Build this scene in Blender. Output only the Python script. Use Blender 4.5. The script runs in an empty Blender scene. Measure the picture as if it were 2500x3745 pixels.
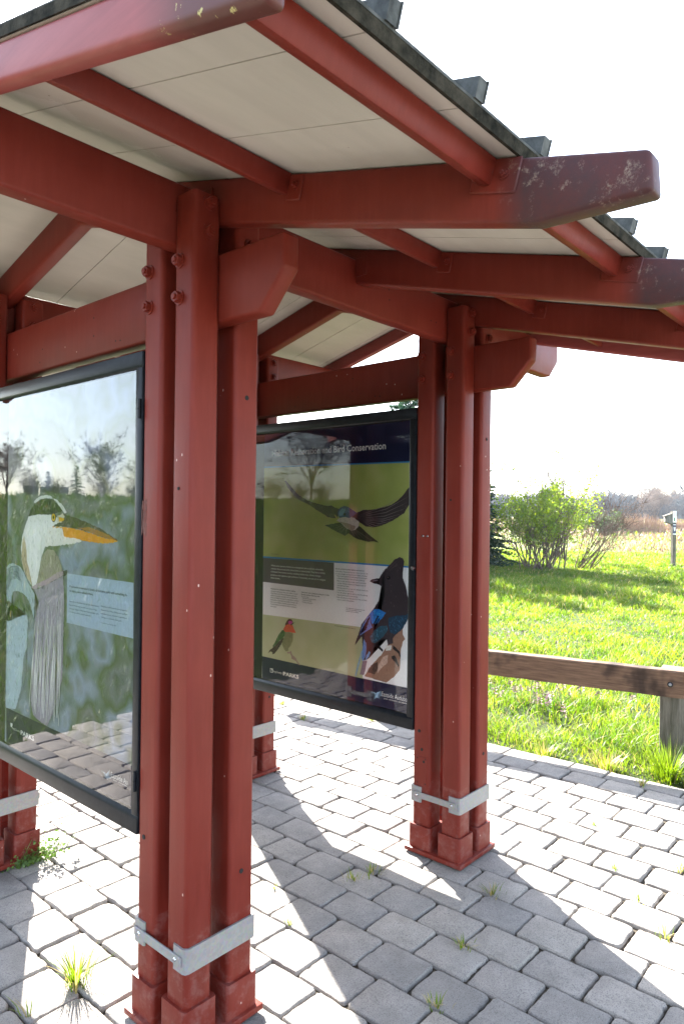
import bpy, bmesh, math, random
import numpy as np
from mathutils import Vector, Matrix
S = bpy.context.scene
R = math.radians
# ------------------------------------------------------------ camera, sky, sun, exposure
def camera():
    cd = bpy.data.cameras.new('camera'); co = bpy.data.objects.new('camera', cd); S.collection.objects.link(co)
    cd.sensor_fit = 'HORIZONTAL'; cd.sensor_width = 36; cd.lens = 36*2564.2/2500
    cd.clip_start = .02; cd.clip_end = 6000
    yaw, pitch, roll = .7242, .0034, .0114
    fw = Vector((math.cos(pitch)*math.cos(yaw), math.cos(pitch)*math.sin(yaw), math.sin(pitch)))
    rt = Vector((math.sin(yaw), -math.cos(yaw), 0)); up = rt.cross(fw)
    r2 = rt*math.cos(roll)+up*math.sin(roll); u2 = up*math.cos(roll)-rt*math.sin(roll)
    m = Matrix((r2, u2, -fw)).transposed().to_4x4(); m.translation = (-1.3364, -1.7701, 1.5502)
    co.matrix_world = m; S.camera = co
camera()
SUN_AZ, SUN_EL = R(62.8), R(30.5)          # azimuth from +x towards +y
W = bpy.data.worlds.new('World'); S.world = W; W.use_nodes = True
nt = W.node_tree; bg = nt.nodes['Background']
sky = nt.nodes.new('ShaderNodeTexSky'); sky.sky_type = 'NISHITA'; sky.sun_disc = False
sky.sun_elevation = SUN_EL; sky.sun_rotation = R(90)-SUN_AZ
sky.air_density = 1.0; sky.dust_density = 1.0; sky.ozone_density = 2.0
hs = nt.nodes.new('ShaderNodeHueSaturation'); hs.inputs['Saturation'].default_value = .62
nt.links.new(sky.outputs[0], hs.inputs['Color']); nt.links.new(hs.outputs[0], bg.inputs[0]); bg.inputs[1].default_value = .09
sl = bpy.data.lights.new('sun', 'SUN'); sl.energy = 5.0; sl.angle = R(.53); sl.color = (1, .95, .87)
so = bpy.data.objects.new('sun', sl); S.collection.objects.link(so)
sv = Vector((math.cos(SUN_AZ)*math.cos(SUN_EL), math.sin(SUN_AZ)*math.cos(SUN_EL), math.sin(SUN_EL)))
so.rotation_euler = (-sv).to_track_quat('-Z', 'Y').to_euler()
S.view_settings.view_transform = 'Standard'; S.view_settings.look = 'None'
S.view_settings.exposure = 3.4; S.view_settings.gamma = 1
S.cycles.max_bounces = 10; S.cycles.diffuse_bounces = 5; S.cycles.glossy_bounces = 4
S.cycles.transparent_max_bounces = 16; S.cycles.sample_clamp_indirect = 8
# ------------------------------------------------------------ materials
def lin(h):
    c = [int(h[i:i+2], 16)/255 for i in (0, 2, 4)]
    return tuple(x/12.92 if x <= .04045 else ((x+.055)/1.055)**2.4 for x in c)+(1,)
class N:
    def __init__(s, name):
        s.m = bpy.data.materials.new(name); s.m.use_nodes = True
        s.t = s.m.node_tree; s.p = s.t.nodes['Principled BSDF']; s.out = s.t.nodes['Material Output']
    def n(s, typ, **kw):
        x = s.t.nodes.new('ShaderNode'+typ)
        for k, v in kw.items():
            if k in x.inputs: 
                if hasattr(v, 'is_linked') or isinstance(v, bpy.types.NodeSocket): s.t.links.new(v, x.inputs[k])
                else: x.inputs[k].default_value = v
            else: setattr(x, k, v)
        return x
    def l(s, a, b): s.t.links.new(a, b)
    def pos(s): return s.n('NewGeometry').outputs['Position']
    def map(s, vec, scale): 
        x = s.n('Mapping'); s.l(vec, x.inputs['Vector']); x.inputs['Scale'].default_value = scale; return x.outputs[0]
    def noise(s, vec, sc, det=5, ro=.6):
        x = s.n('TexNoise'); s.l(vec, x.inputs['Vector']); x.inputs['Scale'].default_value = sc
        x.inputs['Detail'].default_value = det; x.inputs['Roughness'].default_value = ro; return x.outputs['Fac']
    def ramp(s, f, *st):
        x = s.n('ValToRGB'); s.l(f, x.inputs[0]); e = x.color_ramp.elements
        while len(e) < len(st): e.new(.5)
        for q, (p, c) in zip(e, st): q.position = p; q.color = c if len(c) == 4 else tuple(c)+(1,)
        return x.outputs[0]
    def mix(s, f, a, b, bt='MIX'):
        x = s.n('MixRGB'); x.blend_type = bt
        for i, v in enumerate((f, a, b)):
            if isinstance(v, bpy.types.NodeSocket): s.l(v, x.inputs[i])
            else: x.inputs[i].default_value = v
        return x.outputs[0]
    def math(s, op, a, b=0.):
        x = s.n('Math'); x.operation = op
        for i, v in enumerate((a, b)):
            if isinstance(v, bpy.types.NodeSocket): s.l(v, x.inputs[i])
            else: x.inputs[i].default_value = v
        return x.outputs[0]
    def bump(s, h, d=.002, st=.5):
        x = s.n('Bump'); s.l(h, x.inputs['Height']); x.inputs['Distance'].default_value = d; x.inputs['Strength'].default_value = st
        s.l(x.outputs[0], s.p.inputs['Normal'])
    def col(s, c, rough=.5, spec=.5, metal=0):
        if isinstance(c, bpy.types.NodeSocket): s.l(c, s.p.inputs['Base Color'])
        else: s.p.inputs['Base Color'].default_value = c
        if isinstance(rough, bpy.types.NodeSocket): s.l(rough, s.p.inputs['Roughness'])
        else: s.p.inputs['Roughness'].default_value = rough
        s.p.inputs['Specular IOR Level'].default_value = spec; s.p.inputs['Metallic'].default_value = metal
        return s.m
BK, WH = (0, 0, 0, 1), (1, 1, 1, 1)
def red_paint(name='red_paint', weather=False):
    a = N(name); P = a.pos()
    n1 = a.noise(P, 3.2, 6); n2 = a.noise(a.map(P, (30, 30, 4)), 1.5, 6)
    c = a.ramp(n1, (.3, (.105, .0105, .0058)), (.7, (.138, .0175, .010)))
    c = a.mix(a.ramp(n2, (.45, BK), (.75, (.30, .30, .30))), c, (.18, .03, .021, 1))
    # pale chips in the paint
    v = a.n('TexVoronoi'); a.l(a.map(P, (1, 1, .6)), v.inputs['Vector']); v.inputs['Scale'].default_value = 33
    chip = a.math('MULTIPLY', a.math('LESS_THAN', v.outputs['Distance'], .085), a.math('GREATER_THAN', a.noise(P, 4.5, 2), .605))
    c = a.mix(a.math('MULTIPLY', chip, .7), c, (.55, .42, .38, 1))
    sp = a.n('SeparateXYZ'); a.l(P, sp.inputs[0])
    # grey dust at the foot of the posts
    low = a.math('MULTIPLY', a.math('LESS_THAN', sp.outputs[2], .34), a.ramp(a.noise(P, 26, 6, .7), (.48, BK), (.78, (.34, .34, .34))))
    c = a.mix(low, c, (.24, .17, .155, 1))
    if weather:
        f = a.ramp(a.math('MULTIPLY', sp.outputs[1], -1), (0, BK), (1, WH))
        x = a.n('MapRange'); a.l(sp.outputs[1], x.inputs[0]); x.inputs[1].default_value = -1.03; x.inputs[2].default_value = -1.10
        x.inputs[3].default_value = 0; x.inputs[4].default_value = 1
        g = a.math('MULTIPLY', x.outputs[0], a.ramp(a.noise(P, 9, 8, .75), (.3, (.62, .62, .62)), (.6, (.96, .96, .96))))
        c = a.mix(g, c, (.040, .020, .022, 1))
        g2 = a.math('MULTIPLY', x.outputs[0], a.ramp(a.noise(P, 21, 8, .8), (.57, BK), (.7, (.6, .6, .6))))
        c = a.mix(g2, c, (.30, .24, .19, 1))
    a.bump(a.math('ADD', a.noise(P, 240, 2), a.math('MULTIPLY', a.noise(a.map(P, (40, 40, 6)), 1, 4), 1.5)), .0007, .3)
    return a.col(c, a.ramp(n1, (.3, (.42,)*3), (.7, (.55,)*3)), .2)
def simple(name, c1, c2, sc, rough=.6, spec=.4, bump=0, bsc=None, stretch=(1, 1, 1), metal=0, lo=.35, hi=.65):
    a = N(name); P = a.map(a.pos(), stretch)
    c = a.ramp(a.noise(P, sc, 7, .65), (lo, c1), (hi, c2))
    if bump: a.bump(a.noise(P, bsc or sc*4, 6, .7), bump, .7)
    return a.col(c, rough, spec, metal)
M = {}
M['red'] = red_paint(); M['red_weathered'] = red_paint('red_paint_weathered', True)
M['hole'] = simple('dark_hole', (.006,)*3, (.012,)*3, 40, .9)
def lichen():
    a = N('fascia_paint'); P = a.pos(); sp = a.n('SeparateXYZ'); a.l(P, sp.inputs[0])
    n1 = a.noise(a.map(P, (14, 3, 30)), 1, 7, .7)
    c = a.ramp(n1, (.3, (.17, .026, .024)), (.75, (.24, .05, .045)))
    x = a.n('MapRange'); a.l(sp.outputs[1], x.inputs[0]); x.inputs[1].default_value = -.82; x.inputs[2].default_value = -.95
    g = a.math('MULTIPLY', x.outputs[0], a.ramp(a.noise(P, 34, 6, .65), (.62, BK), (.65, WH)))
    c = a.mix(a.math('MULTIPLY', x.outputs[0], .85), c, (.05, .014, .010, 1))
    c = a.mix(g, c, (.36, .31, .12, 1))
    return a.col(c, .5, .4)
M['fascia'] = lichen()
def soffit():
    a = N('cream_soffit'); P = a.pos()
    c = a.ramp(a.noise(a.map(P, (1.2, 5, 1)), 2.2, 6, .6), (.35, (.39, .36, .315)), (.7, (.44, .41, .36)))
    sp = a.n('SeparateXYZ'); a.l(P, sp.inputs[0])
    # old water stain along the wall end of the panels
    w = a.noise(a.map(P, (1, 1, 0)), 4.5, 7, .65)
    t = a.math('ADD', a.math('MULTIPLY', sp.outputs[1], 1), a.math('MULTIPLY', w, .55))
    s1 = a.ramp(t, (.0, BK), (.02, WH)); 
    st = a.math('MULTIPLY', a.math('GREATER_THAN', t, -.02), a.math('LESS_THAN', t, .2))
    c = a.mix(a.math('MULTIPLY', st, .35), c, (.30, .26, .20, 1))
    v = a.n('TexVoronoi'); a.l(P, v.inputs['Vector']); v.inputs['Scale'].default_value = 9
    c = a.mix(a.math('LESS_THAN', v.outputs['Distance'], .022), c, (.12, .1, .08, 1))
    return a.col(c, .55, .35)
M['soffit'] = soffit()
M['metal_roof'] = simple('weathered_roof_metal', (.025, .028, .027), (.085, .09, .088), 22, .7, .2, .001, 60)
M['mossy_edge'] = simple('mossy_drip_edge', (.006, .0065, .0045), (.045, .04, .03), 24, .95, .1, .003, 90)
def galv():
    a = N('galvanised_steel'); P = a.pos()
    v = a.n('TexVoronoi'); a.l(P, v.inputs['Vector']); v.inputs['Scale'].default_value = 120
    c = a.mix(.25, a.ramp(a.noise(P, 30, 6), (.3, (.19, .185, .18)), (.7, (.25, .243, .235))), v.outputs['Color'], 'OVERLAY')
    return a.col(a.mix(.6, c, (.22, .213, .205, 1)), .55, .35, .2)
M['galv'] = galv()
M['black_frame'] = simple('black_frame_metal', (.004, .005, .007), (.009, .011, .014), 30, .36, .16, .0004, 200)
M['frame_dust'] = M['black_frame']
M['case_back'] = simple('case_backing', (.008,)*3, (.012,)*3, 20, .9)
M['chrome'] = simple('lock_chrome', (.5,)*3, (.62,)*3, 20, .2, .5, metal=1)
def glass(name, ior):
    a = N(name); t = a.n('BsdfTransparent'); g = a.n('BsdfGlossy'); g.inputs['Roughness'].default_value = 0.004
    f = a.n('Fresnel'); f.inputs[0].default_value = ior
    mx = a.n('MixShader'); a.l(f.outputs[0], mx.inputs[0]); a.l(t.outputs[0], mx.inputs[1]); a.l(g.outputs[0], mx.inputs[2])
    a.l(mx.outputs[0], a.out.inputs[0]); return a.m
M['glass'] = glass('pane_glass', 2.0); M['glass_clear'] = glass('clear_pane_glass', 1.48)
_pm = {}
def ink(h):
    if h not in _pm:
        a = N('print_'+h); P = a.pos(); c = lin(h)
        n = a.noise(a.map(P, (60, 60, 22)), 4, 5, .7)
        d = tuple(x*.9 for x in c[:3]); e = tuple(min(.9, x*1.15) for x in c[:3])
        _pm[h] = a.col(a.ramp(n, (.3, d), (.7, e)), .45, .3)
    return _pm[h]
def bokeh(name, *cols):
    a = N(name); P = a.pos()
    n = a.noise(a.map(P, (1, 1, 1)), 6, 2, .4)
    st = [(.25+.5*i/(len(cols)-1), c) for i, c in enumerate(cols)]
    return a.col(a.ramp(n, *st), .45, .3)
M['heron_photo'] = bokeh('heron_photo_background', (.08, .11, .06), (.22, .23, .25), (.12, .16, .08), (.33, .38, .50), (.18, .21, .14))
M['green_photo'] = bokeh('green_photo_background', (.33, .39, .09), (.42, .47, .13), (.50, .52, .20))
M['pale_photo'] = bokeh('pale_photo_background', (.42, .44, .24), (.50, .52, .32), (.56, .57, .40))
def paver():
    a = N('concrete_pavers'); P = a.pos(); oi = a.n('Attribute', attribute_name='tone')
    c = a.ramp(a.noise(P, 7, 6, .7), (.3, (.215, .2, .182)), (.7, (.335, .312, .286)))
    c = a.mix(1.0, c, a.ramp(oi.outputs['Fac'], (0, (.74, .74, .75)), (.5, (.92, .9, .885)), (1, (1.08, 1.05, 1.0))), 'MULTIPLY')
    sp = a.noise(P, 210, 4, .8); c = a.mix(a.ramp(sp, (.36, (.85,)*3), (.49, BK)), c, (.075, .072, .07, 1))
    c = a.mix(a.ramp(a.noise(P, 330, 2, .6), (.66, BK), (.74, (.6,)*3)), c, (.52, .51, .5, 1))
    a.bump(a.math('ADD', a.noise(P, 150, 6, .75), a.math('MULTIPLY', a.noise(P, 28, 4), 1.2)), .004, .8)
    return a.col(c, .9, .25)
M['paver'] = paver()
M['joint'] = simple('joint_soil', (.022, .018, .013), (.09, .075, .055), 60, .95, .2, .004, 200)
def lawn():
    a = N('lawn_soil'); P = a.pos(); sp = a.n('SeparateXYZ'); a.l(P, sp.inputs[0])
    r = a.n('VectorMath', operation='LENGTH'); a.l(P, r.inputs[0])
    g = a.ramp(a.noise(P, 2.5, 8, .7), (.3, (.022, .036, .008)), (.5, (.036, .058, .012)), (.7, (.07, .075, .03)))
    g2 = a.ramp(a.noise(P, .9, 9, .72), (.3, (.09, .13, .03)), (.55, (.16, .19, .05)), (.75, (.22, .21, .08)))
    x = a.n('MapRange'); a.l(r.outputs['Value'], x.inputs[0]); x.inputs[1].default_value = 9; x.inputs[2].default_value = 24
    e0 = a.math('GREATER_THAN', sp.outputs[0], 1.0)
    c = a.mix(a.math('MULTIPLY', x.outputs[0], e0), g, g2)
    tan = a.ramp(a.noise(a.map(P, (.25, .25, 1)), 1, 8, .7), (.3, (.16, .115, .08)), (.7, (.22, .17, .12)))
    y = a.n('MapRange'); a.l(a.math('ADD', r.outputs['Value'], a.math('MULTIPLY', a.noise(P, .08, 4), 30)), y.inputs[0]); y.inputs[1].default_value = 68; y.inputs[2].default_value = 80
    east = a.ramp(sp.outputs[0], (0, BK), (.01, WH))
    c = a.mix(a.math('MULTIPLY', y.outputs[0], east), c, tan)
    a.bump(a.noise(P, 30, 8, .8), .06, .8)
    return a.col(c, .95, .15)
M['lawn'] = lawn()
def leafy(name, c1, c2, tr, sc=3.0, tmix=.5, rough=.5, tcol=None):
    a = N(name); P = a.pos(); c = a.ramp(a.noise(P, sc, 3, .6), (.35, c1), (.65, c2))
    d = a.n('BsdfDiffuse'); a.l(c, d.inputs[0]); t = a.n('BsdfTranslucent')
    a.l(a.mix(1., c, tr+(1,), 'MULTIPLY'), t.inputs[0]); g = a.n('BsdfGlossy'); g.inputs['Roughness'].default_value = rough
    m1 = a.n('MixShader'); m1.inputs[0].default_value = tmix; a.l(d.outputs[0], m1.inputs[1]); a.l(t.outputs[0], m1.inputs[2])
    m2 = a.n('MixShader'); m2.inputs[0].default_value = .035; a.l(m1.outputs[0], m2.inputs[1]); a.l(g.outputs[0], m2.inputs[2])
    a.l(m2.outputs[0], a.out.inputs[0]); return a.m
M['grass'] = leafy('grass_blades', (.03, .075, .004), (.09, .14, .010), (2.7, 2.4, .7), 1.8, .48)
M['meadow_blade'] = leafy('meadow_blades', (.15, .10, .065), (.22, .155, .10), (1.1, 1.0, .9), .2, .3)
M['grass_dark'] = leafy('field_grass', (.03, .075, .006), (.075, .125, .014), (1.3, 1.3, .5), 1.2, .35)
M['dry_grass'] = leafy('dry_grass', (.25, .2, .08), (.36, .3, .12), (1.3, 1.2, .9), 6, .4)
M['bush_leaf'] = leafy('bush_leaves', (.06, .12, .008), (.15, .21, .014), (2.3, 2.1, .7), 2.6, .5)
M['needle'] = leafy('conifer_needles', (.018, .05, .028), (.04, .085, .05), (1.0, 1.1, .8), 2.5, .15)
M['dark_leaf'] = leafy('low_shrub_leaves', (.05, .085, .03), (.10, .13, .05), (1.2, 1.3, .8), 1.5, .3)
M['weed_leaf'] = leafy('weed_leaves', (.06, .12, .02), (.12, .19, .04), (1.5, 1.6, .8), 30, .4)
M['reed'] = leafy('reed_stalks', (.26, .15, .09), (.38, .25, .16), (1.1, 1., .9), .8, .3)
M['bark'] = simple('grey_brown_bark', (.07, .05, .04), (.15, .115, .095), 9, .9, .2, .01, 30)
M['pale_twig'] = simple('pale_brown_twigs', (.075, .048, .038), (.13, .088, .072), 3, .9, .2)
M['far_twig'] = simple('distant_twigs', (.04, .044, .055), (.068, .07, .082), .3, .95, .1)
M['pink_twig'] = simple('pinkish_twigs', (.12, .085, .072), (.16, .12, .10), .5, .95, .1)
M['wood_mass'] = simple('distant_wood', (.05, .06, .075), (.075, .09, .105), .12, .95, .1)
def timber():
    a = N('weathered_timber'); P = a.pos(); n = a.noise(a.map(P, (20, 2.2, 60)), 1.6, 8, .65)
    c = a.ramp(n, (.3, (.06, .034, .021)), (.55, (.125, .075, .048)), (.75, (.18, .118, .08)))
    c = a.mix(a.ramp(a.noise(a.map(P, (3, 4.5, 3)), 1, 3), (.5, BK), (.62, (.85,)*3)), c, (.02, .013, .01, 1))
    a.bump(n, .004, .6); return a.col(c, .85, .2)
M['timber'] = timber()
M['post_timber'] = simple('grey_green_timber', (.055, .05, .035), (.15, .135, .11), 5, .9, .2, .004, 20, (6, 6, .7))
M['grey_wood'] = simple('grey_boards', (.09, .085, .08), (.17, .16, .15), 6, .9, .2, .003, 20, (5, 5, .6))
M['flower'] = simple('purple_flower', (.10, .04, .06), (.17, .08, .11), 40, .8)
M['white_sign'] = simple('white_sign_face', (.68,)*3, (.74,)*3, 5, .4)
M['green_ink'] = simple('green_print', (.02, .16, .08), (.03, .2, .1), 5, .4)
M['navy_sign'] = simple('navy_sign_face', (.025, .028, .07), (.035, .038, .085), 5, .4)
M['concrete_block'] = simple('pale_concrete_block', (.36, .35, .34), (.5, .49, .48), 1.5, .9, .2)
M['slate_block'] = simple('dark_bin', (.06, .065, .085), (.09, .1, .12), 1.5, .7)
# ------------------------------------------------------------ mesh helpers
def link(o): S.collection.objects.link(o); return o
def wloc(o):
    v = Vector((0, 0, 0))
    while o is not None: v = v+Vector(o.location); o = o.parent
    return v
def mesh_obj(name, verts, faces, mats, parent=None, loc=None, mi=None, smooth=None):
    """verts in world space; the object's origin goes to loc (world)."""
    loc = Vector(loc) if loc is not None else (wloc(parent) if parent else Vector((0, 0, 0)))
    me = bpy.data.meshes.new(name)
    V = np.asarray(verts, dtype=np.float32)-np.array(loc, dtype=np.float32)
    me.from_pydata(V.tolist(), [], faces)
    for m in (mats if isinstance(mats, (list, tuple)) else [mats]): me.materials.append(m)
    if mi is not None: me.polygons.foreach_set('material_index', mi)
    if smooth is not None:
        me.polygons.foreach_set('use_smooth', [True]*len(me.polygons)); me.set_sharp_from_angle(angle=R(smooth))
    me.update(); o = link(bpy.data.objects.new(name, me))
    if parent: o.parent = parent; o.location = loc-wloc(parent)
    else: o.location = loc
    return o
def thing(name, loc, label, cat, group=None):
    o = link(bpy.data.objects.new(name, None)); o.location = loc; o.empty_display_size = .1
    return tag(o, label, cat, group)
def tag(o, label, cat, group=None):
    o['label'] = label; o['category'] = cat
    if group: o['group'] = group
    return o
class B:
    """a bag of solids -> one mesh"""
    def __init__(s): s.v = []; s.f = []; s.m = []
    def add(s, v, f, m=0):
        k = len(s.v); s.v += [tuple(p) for p in v]; s.f += [tuple(i+k for i in q) for q in f]; s.m += [m]*len(f)
    def bm(s, b, m=0):
        b.verts.index_update(); s.add([p.co[:] for p in b.verts], [[q.index for q in f.verts] for f in b.faces], m); b.free()
    def poly(s, pts, axis, a, b, bev=.008, seg=2, m=0, rot=None):
        """polygon in the plane across `axis` (0: pts are y,z; 1: x,z; 2: x,y) extruded from a to b with rounded edges"""
        def P(p, t): return {0: (t, p[0], p[1]), 1: (p[0], t, p[1]), 2: (p[0], p[1], t)}[axis]
        bm_ = bmesh.new(); n = len(pts)
        A = [bm_.verts.new(P(p, a)) for p in pts]; C = [bm_.verts.new(P(p, b)) for p in pts]
        bm_.faces.new(A); bm_.faces.new(C[::-1])
        for i in range(n): bm_.faces.new((A[i], C[i], C[(i+1) % n], A[(i+1) % n]))
        bmesh.ops.recalc_face_normals(bm_, faces=bm_.faces)
        if bev: bmesh.ops.bevel(bm_, geom=list(bm_.edges), offset=bev, segments=seg, affect='EDGES', profile=.5, clamp_overlap=True)
        if rot:
            for v in bm_.verts: v.co = rot @ v.co
        s.bm(bm_, m)
    def box(s, x0, x1, y0, y1, z0, z1, bev=.004, seg=2, m=0, rot=None):
        s.poly([(x0, y0), (x1, y0), (x1, y1), (x0, y1)], 2, z0, z1, bev, seg, m, rot)
    def cyl(s, c, d, r, h, n=12, m=0, r2=None):
        d = Vector(d).normalized(); a = d.orthogonal().normalized(); b = d.cross(a); c = Vector(c); r2 = r if r2 is None else r2
        v = [c+(a*math.cos(6.28319*i/n)+b*math.sin(6.28319*i/n))*r for i in range(n)]
        v += [c+d*h+(a*math.cos(6.28319*i/n)+b*math.sin(6.28319*i/n))*r2 for i in range(n)]
        s.add(v, [tuple(range(n))[::-1], tuple(range(n, 2*n))]+[(i, (i+1) % n, n+(i+1) % n, n+i) for i in range(n)], m)
    def tube(s, pts, rad, n=4, m=0):
        pts = [Vector(p) for p in pts]; k = len(s.v); L = len(pts)
        for i, p in enumerate(pts):
            d = (pts[min(i+1, L-1)]-pts[max(i-1, 0)]).normalized()
            a = d.orthogonal().normalized() if abs(d.z) > .98 else d.cross(Vector((0, 0, 1))).normalized(); b = d.cross(a)
            r = rad[i] if hasattr(rad, '__len__') else rad
            s.v += [tuple(p+(a*math.cos(6.28319*j/n)+b*math.sin(6.28319*j/n))*r) for j in range(n)]
        for i in range(L-1):
            for j in range(n):
                s.f.append((k+i*n+j, k+i*n+(j+1) % n, k+(i+1)*n+(j+1) % n, k+(i+1)*n+j)); s.m.append(m)
    def build(s, name, mats, parent=None, loc=None, smooth=40):
        return mesh_obj(name, s.v, s.f, mats, parent, loc, s.m, smooth)
def one(name, mat, parent, *a, **k):
    b = B(); b.box(*a, **k); return b.build(name, mat, parent)
rng = np.random.default_rng(7); random.seed(7)
# ------------------------------------------------------------ ground
def sstep(t): t = np.clip(t, 0, 1); return t*t*(3-2*t)
def terr(x, y):
    x = np.asarray(x, float); y = np.asarray(y, float); r = np.hypot(x, y); az = np.degrees(np.arctan2(y, x))
    east = 1.2*sstep((r-30)/120)*sstep((75-np.abs(az-10))/25)
    hill = 2.5*sstep((r-7)/36)*sstep((62-np.abs(az-132))/24)
    return east+hill-.018*sstep((r-2)/4)-.0
def edge_x(y): return 2.823-.046*max(-1, min(1, y))
def on_pave(x, y):
    if x > edge_x(y)+.03: return False
    if y < -5 or x < -4.6: return False
    top = 2.95 if x < .2 else min(4.9, 2.95+(x-.2)*1.2)
    return y < top
def build_ground():
    rr = np.concatenate([np.linspace(0, 6, 16), np.geomspace(6.6, 3000, 64)]); na = 144
    v = [(0, 0, 0)]; f = []
    for r in rr[1:]:
        for j in range(na): a = 2*math.pi*j/na; v.append((r*math.cos(a), r*math.sin(a), 0))
    v = np.array(v); v[:, 2] = terr(v[:, 0], v[:, 1])-.03
    for j in range(na): f.append((0, 1+j, 1+(j+1) % na))
    for i in range(len(rr)-2):
        for j in range(na): f.append((1+i*na+j, 1+(i+1)*na+j, 1+(i+1)*na+(j+1) % na, 1+i*na+(j+1) % na))
    o = mesh_obj('ground', v, f, M['lawn'], smooth=180); o['kind'] = 'structure'
build_ground()
def build_pavement():
    b = B(); tone = []
    PU, PV = .1775, .217
    rnd = random.Random(5)
    k = 0
    xs = [1.045+PU*i for i in range(-32, 10)]
    NP = 20
    for i, x0 in enumerate(xs):
        course = i-32
        last = abs(x0-(1.045+PU*9)) < .01
        y = -.535+(PV/2 if course % 2 else 0)-PV*21
        while y < 5:
            cx, cy = x0+PU/2, y+PV/2
            wob = .012*math.sin(.9*cy+.31*i)
            shift = 0
            hx, hy = PU/2-.0036, PV/2-.0036
            if on_pave(cx+PU*.42, cy) and not False:
                a0 = rnd.uniform(-.02, .02); dx, dy = rnd.uniform(-.0022, .0022), rnd.uniform(-.003, .003)
                tz = rnd.uniform(-.0035, .0032); sx, sy = rnd.uniform(-.018, .018), rnd.uniform(-.018, .018)
                fan = .0 if cx < 1 else -.046*(cx-1)/1.73*max(-1, min(1, cy))
                rc = rnd.uniform(.011, .018); pr = []
                corner = [rc*rnd.uniform(.7, 1.6) for _ in range(4)]
                for q, (ex, ey) in enumerate([(1, 1), (-1, 1), (-1, -1), (1, -1)]):
                    r = corner[q]
                    for s_ in range(5):
                        an = math.pi/2*q+math.pi/2*s_/4
                        pr.append(((hx-r)*ex+r*math.cos(an), (hy-r)*ey+r*math.sin(an)))
                # extra points along the edges would only add weight; the chips come from the jitter here
                q2 = []
                for j in range(len(pr)):
                    p, q = pr[j], pr[(j+1) % len(pr)]; q2.append(p)
                    if math.hypot(q[0]-p[0], q[1]-p[1]) > .05:
                        for e in (.14, .3, .45, .6, .75, .88): q2.append((p[0]+(q[0]-p[0])*e, p[1]+(q[1]-p[1])*e))
                pr = []
                for p, q in q2:
                    g = rnd.uniform(-.0022, .0012)-(rnd.uniform(0, .006) if rnd.random() < .07 else 0); d_ = math.hypot(p, q); pr.append((p+g*p/d_, q+g*q/d_))
                ca, sa = math.cos(a0), math.sin(a0); n = len(pr); V = []
                for (sc, z) in ((1, -.05), (1, -.0085), (.982, -.0032), (.96, -.0008), (.935, 0)):
                    for (px, py) in pr:
                        ox = px-(1-sc)*.09*np.sign(px)*min(1, abs(px)/hx*1.2); oy = py-(1-sc)*.09*np.sign(py)*min(1, abs(py)/hy*1.2)
                        X, Y = ca*ox-sa*oy, sa*ox+ca*oy
                        V.append((cx+dx+X+wob+fan, cy+dy+Y, z+tz+sx*X+sy*Y+rnd.uniform(-.0006, .0006)))
                F = [(l*n+j, l*n+(j+1) % n, (l+1)*n+(j+1) % n, (l+1)*n+j) for l in range(4) for j in range(n)]+[tuple(range(4*n, 5*n))]
                b.add(V, F); t = rnd.random(); t = t*t*.6+.4*rnd.random(); tone += [t]*len(V)
            y += PV
    # the outer border course along the lawn
    y = -4.9
    while y < 4.7:
        L = .215; cy = y+L/2; xe = edge_x(cy)
        V = []; n = 4; h = .069
        t0 = rnd.uniform(-.003, .003)
        for (ins, z) in ((0, -.05), (0, -.008), (.004, -.002), (.010, 0)):
            for ex, ey in ((1, 1), (-1, 1), (-1, -1), (1, -1)):
                V.append((edge_x(cy+ey*(L/2-.004-ins))+.0715+ex*(h-ins)+rnd.uniform(-.001, .001), cy+ey*(L/2-.004-ins), z+t0))
        F = [(l*n+j, l*n+(j+1) % n, (l+1)*n+(j+1) % n, (l+1)*n+j) for l in range(3) for j in range(n)]+[tuple(range(3*n, 4*n))]
        b.add(V, F); tone += [rnd.random()]*len(V); y += L
    base = len(b.f)
    Z = -.014
    bd = [(-4.7, -5.1), (3.0, -5.1), (3.0, -1), (2.91, 1), (2.91, 4.7), (1.9, 4.95), (.2, 2.98), (-4.7, 2.98)]
    b.add([(x, y, Z) for x, y in bd], [tuple(range(len(bd)))], 1)
    tone += [0]*len(bd)
    o = b.build('pavement', [M['paver'], M['joint']], smooth=28); o['kind'] = 'structure'
    at = o.data.attributes.new('tone', 'FLOAT', 'POINT'); at.data.foreach_set('value', tone)
build_pavement()
M['bounce_gravel'] = simple('pale_bounce_gravel', (.36, .34, .31), (.5, .47, .43), 30, .95, .2, .01, 120)
g_ = mesh_obj('added_bounce_slab', [(-9, -14, -.028), (9, -14, -.028), (3.5, -5.1, -.028), (-4.7, -5.1, -.028)], [(0, 1, 2, 3)], M['bounce_gravel']); g_['kind'] = 'structure'  # unseen pale slab, added to bounce sunlight onto the posts' right faces
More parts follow.
